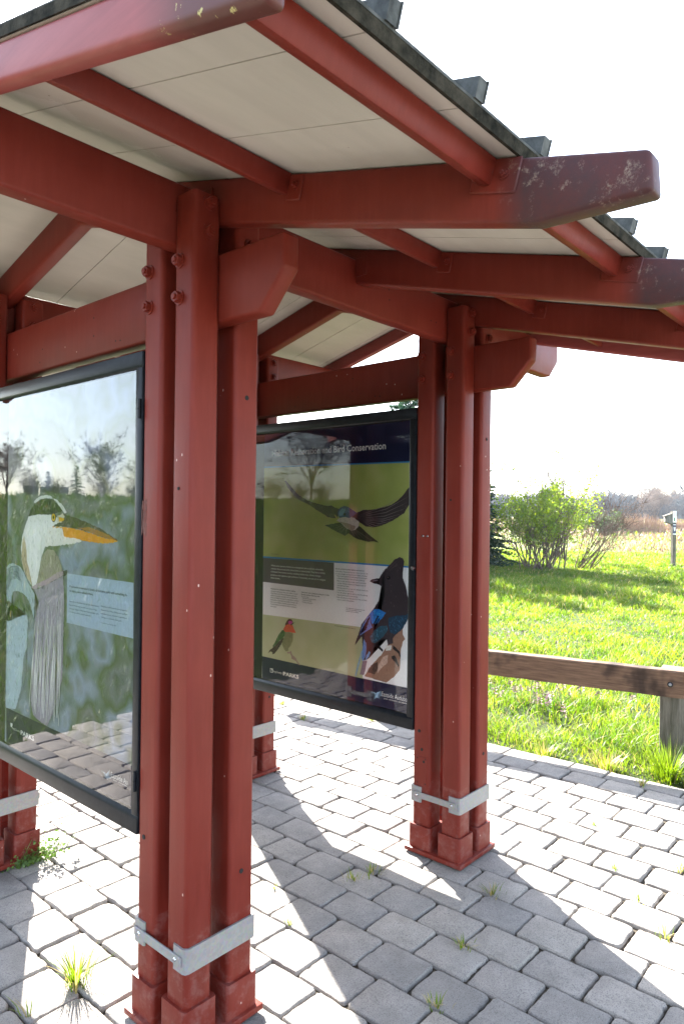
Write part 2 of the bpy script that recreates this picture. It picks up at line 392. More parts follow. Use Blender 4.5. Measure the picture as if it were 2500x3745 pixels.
# ------------------------------------------------------------ the kiosk
U = 1.445; s_, t_ = .0782, .0476
kiosk = thing('information_kiosk', (U/2, U/2, 0), 'red painted steel kiosk on four clustered posts under a gabled roof with cream soffit', 'kiosk')
def rrect(hx, hy, r, n=4):
    p = []
    for q, (ex, ey) in enumerate([(1, 1), (-1, 1), (-1, -1), (1, -1)]):
        for i in range(n+1):
            a = math.pi/2*(q+i/n); p.append(((hx-r)*ex+r*math.cos(a), (hy-r)*ey+r*math.sin(a)))
    return p
def prism(b, cx, cy, prof, zs, m=0):
    n = len(prof); V = []
    for z, sc in zs: V += [(cx+x*sc, cy+y*sc, z) for x, y in prof]
    F = [tuple(range(n))[::-1]]+[(l*n+j, l*n+(j+1) % n, (l+1)*n+(j+1) % n, (l+1)*n+j) for l in range(len(zs)-1) for j in range(n)]+[tuple(range((len(zs)-1)*n, len(zs)*n))]
    b.add(V, F, m)
def bolt_b(b, p, d, r=.0165, h=.015, m=0):
    b.cyl(p, d, r*1.35, .004, 16, m); b.cyl(Vector(p)+Vector(d)*.004, d, r, h, 6, m); b.cyl(Vector(p)+Vector(d)*(.004+h), d, r*.5, .006, 10, m)
def make_column():
    b = B(); b.box(-.1507, .1507, -.1507, .1507, .008, .0275, .003)
    for sx in (-1, 1):
        for sy in (-1, 1): prism(b, sx*s_, sy*s_, rrect(.0588, .0588, .012), [(.02, 1), (.127, 1), (.1318, .975)])
    col = b.build('column', M['red'], kiosk, (0, 0, 0))
    b = B(); b.box(-.135, .135, -.135, .135, -.012, .0082, 0); b.build('grout_pad', M['joint'], col)
    for sx in (-1, 1):
        for sy in (-1, 1):
            b = B(); prism(b, sx*s_, sy*s_, rrect(t_, t_, .0155, 5), [(.1, 1), (2.472, 1), (2.479, .97), (2.48, .93)])
            if (sx, sy) == (1, -1):
                for z in (1.904, .456): b.cyl((s_-.002, -s_-t_-.0006, z), (0, -1, 0), .0075, .0012, 14, 1)
            if (sx, sy) == (-1, 1):
                b.cyl((-s_-t_-.0006, s_+.012, .56), (-1, 0, 0), .0075, .0012, 14, 1)
            if (sx, sy) == (-1, -1):
                b.cyl((-s_-t_-.0006, -s_+.012, 1.62), (-1, 0, 0), .005, .0012, 12, 1)
            b.build('post_tube', [M['red'], M['hole']], col)
    for sy in (-1, 1):                    # U shaped straps
        b = B(); o, i = .1330, .1265; w = .062
        prof = [(-o+.004, sy*(o-.06)), (-o, sy*(o-.056)), (-o, sy*(o-.014)), (-o+.004, sy*(o-.004)), (-o+.014, sy*o), (o-.014, sy*o), (o-.004, sy*(o-.004)), (o, sy*(o-.014)), (o, sy*(o-.06)), (i, sy*(o-.06)), (i, sy*(i-.01)), (i-.01, sy*i), (-i+.01, sy*i), (-i, sy*(i-.01)), (-i, sy*(o-.06))]
        b.poly(prof, 2, .2363, .307, 0); b.build('strap', M['galv'], col, smooth=30)
    for sx in (-1, 1):
        x0, x1 = sorted((sx*.1330, sx*.1395)); b = B(); b.box(x0, x1, -.118, .118, .258, .285, .0012, 1)
        bar = b.build('tie_bar', M['galv'], col, smooth=30)
        for y in (-.092, .092):
            b = B(); b.cyl((sx*.1393, y, .2715), (sx, 0, 0), .0065, .004, 12, 0, .004); b.build('screw', M['chrome'], bar)
    for (sx, sy) in ((-1, -1), (1, -1), (-1, 1), (1, 1)):
        for z in (2.369, 2.451):
            b = B(); bolt_b(b, (sx*s_+.004, sy*(s_+t_-.0005), z), (0, sy, 0)); b.build('bolt', M['red'], col)
        for z in (2.177, 2.284):
            b = B(); bolt_b(b, (sx*(s_+t_-.0005), sy*s_+(.018 if sy > 0 else .02), z), (sx, 0, 0)); b.build('bolt', M['red'], col)
    return col
def copy_part(o, parent, off):
    for_o = o.copy(); S.collection.objects.link(for_o); for_o.parent = parent
    for_o.location = Vector(o.location)+Vector(off)
    for c in list(o.children): copy_part(c, for_o, (0, 0, 0))
    return for_o
col0 = make_column()
cols = [col0]+[copy_part(col0, kiosk, d) for d in ((U, 0, 0), (0, U, 0), (U, U, 0))]
b = B(); b.box(U-.1285, U-.1255, .048, .103, .317, .445, .0008, 1)
for y, z in ((.054, .325), (.097, .325), (.054, .437), (.097, .437)): b.cyl((U-.1284, y, z), (-1, 0, 0), .003, .001, 8, 1)
b.cyl((U-.1284, .062, .425), (-1, 0, 0), .006, .0012, 12, 1); b.cyl((U-.1264, .075, .478), (-1, 0, 0), .007, .0012, 12, 1)
b.build('cover_plate', [M['red'], M['hole']], cols[1])
for y in (.058, .082):
    b = B(); b.cyl((U-.1257, y, 1.455), (-1, 0, 0), .006, .004, 12, 0, .004); b.build('screw', M['chrome'], cols[1])
b = B(); rr_ = random.Random(8)
for i in range(15):                                # brown tape residue on the nearest left post
    y0 = .0975+.026*i/14+.013; z0 = 1.481+rr_.uniform(-.006, .004)
    while z0 < 1.586:
        h_ = rr_.uniform(.006, .03)
        if rr_.random() < .62: b.box(-s_-t_-.0004, -s_-t_+.0004, y0-.014, y0-.0122, z0, min(z0+h_, 1.586+rr_.uniform(-.004, .004)), 0)
        z0 += h_
b.build('tape_residue', simple('tape_residue', (.075, .025, .02), (.13, .06, .05), 60, .8), cols[0])
# cross beams (along y) and long beams (along x)
def beam_prof(a, e, z0, z1): 
    return [(a-.394, z1), (a-.394, z1-.0985), (a-.297, z0), (e+.297, z0), (e+.394, z1-.0985), (e+.394, z1)]
for x in (0, U):
    b = B(); b.poly(beam_prof(0, U, 2.1137, 2.3185), 0, x-.0303, x+.0303, .010, 3)
    for y, z in ((.6, 2.255), (.6, 2.19), (.42, 2.145), (.45, 2.148), (1.0, 2.2), (1.02, 2.15)): b.cyl((x-.0301, y, z), (-1, 0, 0), .0035, .0006, 8, 1)
    b.build('cross_beam', [M['red'], M['hole']], kiosk)
for y in (0, U):
    b = B(); pr = [(-1.034, 2.5275), (-1.034, 2.429), (-.937, 2.336), (U+.937, 2.336), (U+1.034, 2.429), (U+1.034, 2.5275)]
    b.poly(pr, 1, y-.0303, y+.0303, .010, 3)
    for x, z in ((.30, 2.47), (.305, 2.43), (.9, 2.46), (.905, 2.42), (1.2, 2.40), (1.24, 2.40)): b.cyl((x, y-.0301, z), (0, -1, 0), .0035, .0006, 8, 1)
    b.build('long_beam', [M['red'], M['hole']], kiosk)
m_, RG = .2637, U/2
zt = lambda v: 2.575+m_*(v if v <= RG else 2*RG-v)
def rafter(x, w, mat, bev=.010, seg=3, d=.135, tail=True):
    e = U+1.35; zb = lambda v: zt(v)-d
    top = [(-1.345, zt(-1.345)-.002), (RG, zt(RG)), (e-.005, zt(e-.005)-.002)]
    bot = [(e, 2.139), (e-.232, 2.139+.006), (RG, zb(RG)), (-1.118, 2.145), (-1.35, 2.139)]
    if not tail:
        v0, v1 = -1.115, 2*RG+1.115
        top = [(v0, zt(v0)-.001), (RG, zt(RG)-.001), (v1, zt(v1)-.001)]; bot = [(v1, zb(v1)), (RG, zb(RG)), (v0, zb(v0))]
    b = B(); b.poly(top+bot, 0, x-w/2, x+w/2, bev, seg); return b.build('rafter', mat, kiosk)
RX = [-.732, -.001, U/2, U+.001, U+.732]
rafter(RX[0], .042, M['fascia'], .013, 4, .087, False); rafter(RX[4], .042, M['fascia'], .013, 4, .087, False)
for x in RX[1:4]: rafter(x, .057, M['red_weathered'])
# purlins between the rafters, with their angle brackets
th = math.atan(m_)
def slope_rot(side): return None
def purlin(x0, x1, v, side):
    """v: upper outer arris on the near slope; box follows the slope"""
    c, s = math.cos(th), math.sin(th); P0 = (v, zt(v)-.002)
    def q(a, d): return (P0[0]+a*c+d*s, P0[1]+a*s-d*c)
    pr = [q(0, 0), q(.03, 0), q(.03, .057), q(0, .057)]
    if side: pr = [(2*RG-y, z) for y, z in pr]
    b = B(); b.poly(pr, 0, x0, x1, .006, 2); p = b.build('purlin', M['red'], kiosk)
    for xe, sx in ((x0, 1), (x1, -1)):
        if abs(xe-RX[0]) < .1 or abs(xe-RX[4]) < .1: continue
        b = B(); a0, a1 = (-.062, .05) if v < -.9 else (-.05, .008)
        pr2 = [q(a0, -.0 if v < -.9 else .004), q(a1, .004), q(a1, .072), q(a0, .072)]
        if side: pr2 = [(2*RG-y, z) for y, z in pr2]
        b.poly(pr2, 0, *sorted((xe+sx*.0003, xe+sx*.006)), .003, 1)
        by, bz = q(-.028, .034)
        if side: by = 2*RG-by
        bolt_b(b, (xe+sx*.006, by, bz), (sx, 0, 0), .009, .006)
        b.build('bracket', M['red_weathered'], p)
for i in range(4):
    hw = (.021 if i == 0 else .0285), (.021 if i == 3 else .0285)
    for v in (-1.038, -.425):
        for side in (0, 1): purlin(RX[i]+hw[0], RX[i+1]-hw[1], v, side)
# clip angles that tie the rafters to the long beams
for x in RX[1:4]:
    for y in (-.036, U+.036):
        b = B(); ys = sorted((y, y+(-.05 if y < 0 else .05)))
        b.box(x-.034, x-.029, ys[0], ys[1], 2.455, 2.525, .001, 1); b.build('clip_angle', M['red'], kiosk)
# roof: soffit boards, metal sheet, ribs, drip edges
SEAM = [-.7533]+[-.515+.2637*i for i in range(11)]+[2.1983]
c, s = math.cos(th), math.sin(th)
LEN = (RG+1.080)/c
def slope_pt(x, a, h, side):
    y = -1.080+a*c-h*s; z = zt(-1.080)+a*s+h*c
    return (x, 2*RG-y if side else y, z)
def sbox(b, x0, x1, a0, a1, h0, h1, side, m=0):
    V = [slope_pt(x, a, h, side) for h in (h0, h1) for (x, a) in ((x0, a0), (x1, a0), (x1, a1), (x0, a1))]
    f = [(3, 2, 1, 0), (4, 5, 6, 7), (0, 1, 5, 4), (1, 2, 6, 5), (2, 3, 7, 6), (3, 0, 4, 7)]
    if side: f = [q[::-1] for q in f]
    b.add(V, f, m)
for side in (0, 1):
    b = B()
    for i in range(len(SEAM)-1): sbox(b, SEAM[i]+.0018, SEAM[i+1]-.0018, .0, LEN-.01, .0, .022, side)
    for i in range(1, len(SEAM)-1): sbox(b, SEAM[i]-.01, SEAM[i]+.01, .002, LEN-.012, .0035, .021, side)
    b.build('soffit', M['soffit'], kiosk, smooth=None)
    b = B(); sbox(b, -.756, 2.201, -.012, LEN-(.008 if side else .0), .0225, .027, side)
    roof = b.build('roof_sheet', M['metal_roof'], kiosk, smooth=None)
    for xr in [-.480+.2637*i for i in range(11)]:
        b = B(); sbox(b, xr-.013, xr+.013, -.016, LEN-.02, .0272, .064, side); sbox(b, xr+.0145, xr+.0175, -.018, LEN-.03, .0272, .066, side)
        b.build('roof_rib', M['metal_roof'], roof, smooth=None)
    b = B(); sbox(b, -.7532, 2.1982, -.0115, -.002, -.001, .0222, side)
    b.build('drip_edge', M['mossy_edge'], roof, smooth=None)
    for x0, x1 in ((-.7578, -.7535), (2.1985, 2.2028)):
        b = B(); sbox(b, x0, x1, -.01, LEN-.03, -.0005, .0224, side); b.build('rake_trim', M['mossy_edge'], roof, smooth=None)
b = B()
for sd in (-1, 1):
    V = [(x, RG+sd*y, z) for x in (-.76, 2.205) for y, z in ((0, zt(RG)+.104), (.1, zt(RG)+.077), (.1, zt(RG)+.072), (0, zt(RG)+.098))]
    f = [(0, 1, 5, 4), (1, 2, 6, 5), (2, 3, 7, 6), (3, 0, 4, 7), (0, 3, 2, 1), (4, 5, 6, 7)]
    b.add(V, f if sd > 0 else [q[::-1] for q in f])
b.build('ridge_cap', M['metal_roof'], kiosk, smooth=None)
# ------------------------------------------------------------ display cases
def make_case(k, label):
    x0 = k*U-.1305; x1 = k*U+.098; y0, y1 = .1245, U-.1245; z0, z1 = .5545, 2.0515
    c = thing('display_case', (k*U, U/2, 0), label, 'display case', 'glazed display cases between the kiosk posts')
    b = B(); b.box(x0+.024, x1, y0+.003, y1-.003, z0+.003, z1-.003, .004); b.build('case_body', M['black_frame'], c)
    b = B(); gy0, gy1, gz0, gz1 = y0+.043, y1-.043, z0+.071, z1-.061
    def bar(pr, lo, hi, axis):
        b.poly(pr, axis, lo, hi, .005, 2)
    xa, xb = x0, x0+.0235
    bar([(xa, z1-.002), (xb, z1-.002), (xb, gz1), (xa+.012, gz1), (xa, gz1+.012)], y0, y1, 1)
    bar([(xa, z0), (xb, z0), (xb, gz0), (xa+.010, gz0), (xa, gz0-.02)], y0, y1, 1)
    bar([(xa+.0005, y0), (xb, y0), (xb, gy0), (xa+.010, gy0), (xa+.0005, gy0-.010)], gz0-.016, gz1+.010, 2)
    bar([(xa+.0005, y1), (xb, y1), (xb, gy1), (xa+.010, gy1), (xa+.0005, gy1+.010)], gz0-.016, gz1+.010, 2)
    fr = b.build('frame', M['black_frame'], c)
    for z in (1.87, .72):
        h = B(); h.cyl((xa-.004, y0+.008, z-.03), (0, 0, 1), .0055, .028, 10); h.cyl((xa-.004, y0+.008, z), (0, 0, 1), .0055, .03, 10)
        if k == 0: h.build('hinge', M['black_frame'], fr)
    if k == 1:
        h = B(); h.cyl((xa-.008, y0+.009, 1.305), (1, 0, 0), .0085, .010, 18, 0, .011); h.cyl((xa-.0088, y0+.009, 1.305), (1, 0, 0), .0022, .001, 8, 1); h.cyl((xa-.0086, y0+.009, 1.302), (1, 0, 0), .0012, .001, 6, 1)
        h.build('lock', [M['chrome'], M['hole']], fr)
    one('case_interior', M['case_back'], c, xa+.0236, xa+.0242, gy0-.02, gy1+.02, gz0-.02, gz1+.02, 0)
    xg = xa+.0046; mesh_obj('glass_pane', [(xg, gy0-.003, gz0-.003), (xg, gy0-.003, gz1+.003), (xg, gy1+.003, gz1+.003), (xg, gy1+.003, gz0-.003)], [(0, 1, 2, 3)], M['glass_clear' if k else 'glass'], c)
    return c
case1 = make_case(0, 'black framed glazed case with a heron poster, beside the nearest post cluster')
case2 = make_case(1, 'black framed glazed case with the Habitat Restoration and Bird Conservation poster')
PX = [-.118, U-.118]
p1 = one('poster', M['heron_photo'], case1, PX[0]+.0004, PX[0]+.0046, .150, 1.097, .600, 2.005, 0)
p2 = one('poster', ink('f2f2ee'), case2, PX[1]+.0004, PX[1]+.0046, .140, 1.172, .595, 2.016, 0)
SHAPES=[
(0,'heron','fbfaf6',3,[(907,1530),(933,1497),(959,1454),(969,1411),(964,1362),(946,1324),(908,1289),(869,1264),(824,1257),(781,1274),(789,1317),(805,1363),(784,1398),(771,1419),(687,1424),(619,1431),(542,1440),(501,1448),(536,1455),(620,1457),(634,1489),(641,1502),(669,1521),(710,1535),(817,1539)]),
(0,'heron','c9b79c',4,[(961,1390),(966,1376),(946,1324),(908,1289),(869,1264),(893,1317),(917,1358),(927,1413),(943,1454),(957,1436)]),
(0,'heron','a49d8e',4,[(784,1391),(749,1410),(700,1407),(665,1384),(644,1356),(637,1337),(684,1317),(767,1292),(839,1269),(818,1315),(805,1357)]),
(0,'heron','2c322e',4,[(908,1529),(889,1556),(855,1580),(811,1592),(761,1595),(712,1592),(670,1573),(636,1552),(663,1546),(717,1539),(752,1536),(817,1538),(869,1535)]),
(0,'heron','f4f4f6',5,[(870,1583),(826,1602),(776,1610),(726,1605),(712,1595),(761,1599),(811,1594),(852,1579)]),
(0,'heron','f4f4f6',5,[(715,1598),(677,1591),(636,1570),(608,1547),(626,1543),(646,1557),(677,1578)]),
(0,'heron','4a4238',4,[(716,1494),(675,1508),(636,1541),(596,1535),(519,1523),(445,1509),(374,1492),(311,1472),(269,1457),(356,1465),(444,1478),(530,1489),(621,1496)]),
(0,'heron','d9d2c0',5,[(676,1534),(636,1542),(622,1530),(648,1508),(675,1508)]),
(0,'heron','a8763c',5,[(531,1494),(444,1496),(373,1484),(311,1469),(270,1457),(356,1465),(444,1479)]),
(0,'heron','e9a01f',4,[(716,1493),(621,1494),(530,1488),(444,1477),(356,1464),(269,1457),(299,1448),(384,1445),(467,1448),(536,1455),(627,1458),(637,1476)]),
(0,'heron','f6f1e6',5,[(744,1490),(641,1491),(625,1459),(536,1455),(501,1449),(555,1440),(633,1431),(700,1424),(767,1419),(773,1452)]),
(0,'heron','e6b81e',6,[(668,1532),(625,1525),(627,1518),(660,1511)]),
(0,'heron','2c2a22',6,[(686,1527),(688,1520),(693,1514),(700,1510),(708,1510),(716,1514),(721,1519),(723,1527),(722,1534),(717,1540),(709,1544),(701,1544),(693,1541),(688,1535)]),
(0,'heron','e3b51a',7,[(691,1527),(692,1521),(696,1516),(701,1514),(707,1514),(713,1516),(717,1521),(718,1527),(717,1533),(713,1538),(708,1541),(702,1541),(696,1538),(692,1533)]),
(0,'heron','16140e',8,[(698,1527),(699,1524),(700,1522),(703,1521),(706,1521),(708,1522),(710,1524),(711,1527),(710,1530),(709,1532),(706,1534),(703,1534),(701,1532),(699,1530)]),
(0,'heron','a79db0',3,[(854,1253),(752,1279),(630,1319),(619,1231),(624,1102),(627,955),(684,832),(738,762),(796,767),(848,780),(872,830),(859,917),(856,1073),(843,1143),(815,1207)]),
(0,'heron','b9a2b0',5,[(876,1261),(854,1254),(752,1279),(663,1309),(615,1328),(622,1340),(670,1330),(753,1299),(839,1273)]),
(0,'heron','3a3844',5,[(637,1338),(601,1342),(602,1326),(620,1318)]),
(0,'heron_plume','f1edf4',6,[(839,1125),(838,1126),(856,966),(880,804),(882,803),(863,965)]),
(0,'heron_plume','f1edf4',6,[(836,1216),(835,1216),(847,1022),(862,827),(864,827),(852,1022)]),
(0,'heron_plume','f1edf4',6,[(816,1141),(814,1141),(831,978),(853,813),(855,812),(838,977)]),
(0,'heron_plume','f1edf4',6,[(818,1112),(816,1113),(827,962),(844,809),(846,809),(835,961)]),
(0,'heron_plume','f1edf4',6,[(807,1210),(805,1210),(820,1008),(837,804),(840,803),(825,1007)]),
(0,'heron_plume','f1edf4',6,[(803,1075),(802,1075),(815,936),(835,794),(837,794),(823,934)]),
(0,'heron_plume','f1edf4',6,[(788,1068),(786,1068),(805,929),(828,788),(830,788),(811,928)]),
(0,'heron_plume','f1edf4',6,[(778,1076),(777,1076),(800,953),(827,828),(829,827),(805,952)]),
(0,'heron_plume','f1edf4',6,[(773,1151),(771,1151),(787,986),(807,819),(809,819),(793,985)]),
(0,'heron_plume','f1edf4',6,[(773,1165),(771,1165),(782,984),(799,801),(801,800),(790,983)]),
(0,'heron_plume','f1edf4',6,[(760,1070),(758,1070),(769,924),(785,776),(787,776),(776,923)]),
(0,'heron_plume','f1edf4',6,[(759,1081),(757,1082),(764,932),(774,781),(776,781),(770,931)]),
(0,'heron_plume','f1edf4',6,[(748,1191),(747,1191),(757,997),(769,801),(772,800),(762,996)]),
(0,'heron_plume','f1edf4',6,[(746,1084),(744,1084),(749,958),(759,830),(761,830),(756,957)]),
(0,'heron_plume','f1edf4',6,[(738,1202),(736,1202),(747,995),(763,785),(766,785),(755,994)]),
(0,'heron_plume','f1edf4',6,[(733,1126),(731,1126),(744,957),(760,787),(762,786),(750,956)]),
(0,'heron_plume','f1edf4',6,[(715,1067),(714,1067),(727,920),(743,771),(745,770),(732,919)]),
(0,'heron_plume','f1edf4',6,[(719,1130),(717,1130),(729,974),(745,818),(747,817),(735,974)]),
(0,'heron_plume','f1edf4',6,[(708,1204),(706,1204),(720,991),(736,776),(738,776),(725,990)]),
(0,'heron_plume','f1edf4',6,[(694,1084),(692,1084),(705,944),(722,802),(724,801),(711,943)]),
(0,'heron_plume','f1edf4',6,[(692,1133),(690,1134),(697,964),(710,792),(712,792),(705,962)]),
(0,'heron_plume','f1edf4',6,[(687,1161),(686,1161),(691,989),(700,815),(702,815),(696,988)]),
(0,'heron_plume','f1edf4',6,[(675,1148),(673,1148),(683,988),(696,828),(698,827),(688,988)]),
(0,'heron_plume','f1edf4',6,[(674,1230),(673,1230),(678,1010),(685,790),(687,789),(682,1010)]),
(0,'heron_plume','f1edf4',6,[(665,1158),(664,1158),(668,983),(677,806),(679,806),(675,982)]),
(0,'heron_plume','f1edf4',6,[(659,1231),(658,1231),(666,1008),(680,784),(682,784),(674,1007)]),
(0,'heron_plume','f1edf4',6,[(656,1160),(654,1160),(657,984),(663,807),(665,806),(662,983)]),
(0,'heron_plume','f1edf4',6,[(649,1175),(647,1175),(650,992),(655,807),(657,807),(655,991)]),
(0,'heron_plume','f1edf4',6,[(639,1232),(637,1232),(641,1007),(647,781),(649,780),(646,1006)]),
(0,'heron_plume','f1edf4',6,[(634,1106),(633,1106),(638,960),(647,812),(649,811),(644,959)]),
(0,'heron','b4c4cc',3,[(1097,1323),(1069,1340),(1020,1341),(971,1330),(939,1307),(892,1265),(861,1244),(815,1207),(833,1197),(857,1145),(882,1190),(913,1219),(945,1230),(992,1237),(1033,1230),(1048,1210),(1043,1157),(1037,1115),(1091,1109)]),
(0,'heron_plume','5f7078',5,[(1093,1312),(1052,1330),(1003,1332),(963,1320),(963,1319),(1003,1330),(1052,1327),(1093,1309)]),
(0,'heron_plume','5f7078',5,[(1093,1303),(1052,1324),(1003,1327),(963,1315),(963,1314),(1003,1325),(1052,1322),(1093,1300)]),
(0,'heron_plume','5f7078',5,[(1092,1295),(1052,1318),(1003,1322),(963,1310),(963,1309),(1003,1320),(1052,1316),(1092,1292)]),
(0,'heron_plume','5f7078',5,[(1092,1286),(1051,1312),(1003,1317),(963,1305),(963,1304),(1003,1315),(1051,1310),(1092,1283)]),
(0,'heron_plume','5f7078',5,[(1092,1277),(1051,1307),(1003,1313),(962,1300),(962,1299),(1003,1310),(1051,1304),(1092,1274)]),
(0,'heron_plume','5f7078',5,[(1092,1268),(1051,1301),(1002,1308),(962,1295),(962,1294),(1002,1305),(1051,1299),(1092,1266)]),
(0,'heron_plume','5f7078',5,[(1091,1260),(1051,1295),(1002,1303),(962,1290),(962,1289),(1002,1300),(1051,1293),(1091,1257)]),
(0,'heron_plume','5f7078',5,[(1091,1251),(1051,1289),(1002,1298),(962,1285),(962,1284),(1002,1295),(1051,1287),(1091,1248)]),
(0,'heron_plume','5f7078',5,[(1091,1242),(1051,1284),(1002,1293),(962,1281),(962,1279),(1002,1291),(1050,1281),(1091,1240)]),
(0,'heron_plume','5f7078',5,[(1091,1234),(1050,1278),(1002,1288),(962,1276),(962,1274),(1002,1286),(1050,1276),(1090,1231)]),
(0,'heron','b9c9d4',3,[(1093,1188),(1046,1186),(1029,1116),(990,1148),(958,1160),(911,1149),(903,1129),(908,1032),(917,943),(927,897),(961,828),(995,777),(1052,765),(1085,764)]),
(0,'heron','7b858c',4,[(934,986),(908,1028),(909,927),(932,861),(983,778),(999,775),(954,857)]),
(0,'text_panel','aebfd2',3,[(601,1330),(175,1328),(174,1153),(600,1156)]),
(0,'navy_band','14183c',2,[(1083,764),(955,761),(655,759),(192,754),(150,753),(147,594),(318,594),(1079,614)]),
(0,'emblem','b9cde0',4,[(354,695),(332,694),(325,690),(301,710),(309,696),(295,696),(299,687),(309,687),(293,684),(314,680),(315,674),(322,679),(337,671),(324,683),(333,689)]),
(0,'emblem','e8e8ee',4,[(1042,711),(1024,712),(1025,701),(1035,694),(1041,699)]),
(1,'photo_panel','5d7a26',1,[(1190,1808),(135,1796),(129,1306),(1181,1305)]),
(1,'navy_band','14183c',1,[(1200,2026),(138,2008),(135,1798),(1196,1808)]),
(1,'stripe','2f7fc0',2,[(1192,1814),(135,1802),(135,1796),(1192,1806)]),
(1,'text_panel','f4f4f4',1,[(1181,1305),(129,1306),(129,741),(437,741),(450,994),(1157,982)]),
(1,'stripe','2f7fc0',3,[(1181,1310),(129,1312),(129,1304),(1181,1301)]),
(1,'text_panel','5a4e5a',2,[(1181,1303),(636,1302),(634,1161),(1178,1166)]),
(1,'photo_panel','a3a878',2,[(1175,983),(440,994),(437,741),(1171,748)]),
(1,'navy_band','14183c',2,[(1171,748),(437,743),(129,743),(127,576),(1168,580)]),
(1,'swallow','4c403e',4,[(1006,1729),(994,1732),(982,1722),(948,1691),(894,1650),(834,1624),(764,1606),(683,1592),(659,1596),(634,1585),(604,1578),(614,1530),(652,1531),(682,1535),(704,1547),(719,1553),(757,1569),(795,1589),(828,1605),(887,1624),(934,1653),(981,1691)]),
(1,'swallow','403638',4,[(505,1553),(448,1573),(385,1576),(328,1584),(270,1598),(229,1623),(199,1648),(176,1674),(159,1688),(156,1655),(162,1608),(177,1584),(197,1557),(218,1547),(259,1524),(300,1508),(343,1494),(383,1488),(430,1493),(464,1510),(493,1522),(516,1535)]),
(1,'swallow_feather','8a7f7d',5,[(482,1540),(301,1580),(163,1641),(301,1577)]),
(1,'swallow_feather','8a7f7d',5,[(482,1536),(304,1563),(168,1613),(304,1560)]),
(1,'swallow_feather','8a7f7d',5,[(476,1531),(309,1546),(183,1584),(309,1543)]),
(1,'swallow_feather','8a7f7d',5,[(470,1527),(317,1532),(202,1559),(317,1529)]),
(1,'swallow_feather','8a7f7d',5,[(459,1523),(324,1521),(228,1543),(324,1518)]),
(1,'swallow_feather','8a7f7d',5,[(453,1521),(343,1509),(269,1521),(343,1506)]),
(1,'swallow_feather','8a7f7d',5,[(448,1519),(365,1499),(316,1504),(365,1496)]),
(1,'swallow_feather','8a7f7d',5,[(445,1517),(390,1493),(370,1494),(390,1490)]),
(1,'swallow_feather','8a7f7d',5,[(482,1544),(302,1595),(164,1666),(302,1592)]),
(1,'swallow_feather','75666a',5,[(989,1720),(927,1657),(828,1620),(707,1587),(828,1618),(927,1655)]),
(1,'swallow_feather','75666a',5,[(986,1716),(927,1653),(828,1616),(707,1581),(828,1614),(927,1651)]),
(1,'swallow_feather','75666a',5,[(983,1712),(927,1649),(828,1612),(707,1575),(828,1610),(927,1647)]),
(1,'swallow_feather','75666a',5,[(980,1708),(927,1645),(828,1608),(707,1568),(828,1606),(927,1642)]),
(1,'swallow_feather','75666a',5,[(978,1704),(927,1640),(828,1604),(707,1562),(828,1602),(927,1638)]),
(1,'swallow','3b4430',4,[(703,1492),(621,1506),(562,1513),(481,1501),(447,1480),(391,1443),(344,1417),(380,1420),(413,1417),(452,1424),(492,1432),(538,1456),(561,1442),(596,1454),(645,1471),(672,1483)]),
(1,'swallow_feather','8b8878',5,[(544,1500),(610,1494),(681,1487),(614,1494)]),
(1,'swallow_feather','8b8878',5,[(544,1500),(598,1488),(657,1475),(602,1488)]),
(1,'swallow_feather','8b8878',5,[(544,1500),(583,1482),(626,1465),(587,1482)]),
(1,'swallow_feather','8b8878',5,[(544,1500),(569,1476),(596,1452),(572,1476)]),
(1,'swallow_feather','8b8878',5,[(544,1500),(551,1471),(561,1443),(554,1471)]),
(1,'swallow_feather','8b8878',5,[(544,1500),(516,1466),(492,1433),(520,1466)]),
(1,'swallow_feather','8b8878',5,[(544,1500),(496,1460),(452,1422),(499,1460)]),
(1,'swallow_feather','8b8878',5,[(544,1500),(476,1458),(413,1417),(479,1458)]),
(1,'swallow_feather','8b8878',5,[(544,1500),(459,1459),(380,1418),(462,1458)]),
(1,'swallow','cfc7ba',6,[(621,1518),(604,1532),(562,1537),(504,1535),(470,1514),(473,1492),(492,1475),(521,1469),(556,1482),(591,1508)]),
(1,'swallow','9c8c78',7,[(597,1514),(539,1504),(492,1492),(498,1477),(521,1470),(556,1483)]),
(1,'swallow','344a74',7,[(613,1565),(598,1583),(569,1594),(540,1588),(511,1572),(482,1559),(505,1544),(533,1533),(562,1537),(598,1532),(610,1543)]),
(1,'swallow','5d86a8',8,[(601,1565),(581,1581),(557,1574),(569,1557),(586,1543),(604,1543)]),
(1,'swallow','11131a',9,[(556,1551),(557,1549),(559,1546),(562,1545),(566,1545),(569,1546),(572,1548),(573,1551),(572,1554),(570,1556),(566,1558),(563,1558),(559,1557),(557,1554)]),
(1,'swallow','c9b470',8,[(636,1547),(628,1548),(612,1530),(620,1528)]),
(1,'jay','40353a',4,[(398,1224),(383,1235),(338,1244),(329,1260),(305,1286),(277,1309),(250,1337),(219,1352),(200,1347),(191,1332),(201,1304),(206,1281),(202,1260),(179,1212),(167,1162),(155,1127),(154,1095),(171,1055),(197,1014),(238,982),(253,963),(251,941),(282,928),(293,961),(328,945),(357,919),(374,886),(396,849),(429,830),(445,948),(488,900),(483,920),(454,987),(446,1011),(410,1052),(374,1090),(342,1132),(303,1165),(307,1180),(323,1204),(341,1212),(376,1217)]),
(1,'jay','23465f',5,[(280,1057),(239,1072),(178,1082),(158,1097),(172,1055),(199,1014),(238,984),(269,989),(280,1024)]),
(1,'jay','335c70',5,[(365,989),(329,1013),(287,1020),(283,998),(314,961),(357,928),(382,927),(394,954)]),
(1,'jay','2b86d8',6,[(368,1090),(341,1094),(295,1081),(316,1056),(347,1023),(373,1016),(384,1023),(389,1043),(399,1064)]),
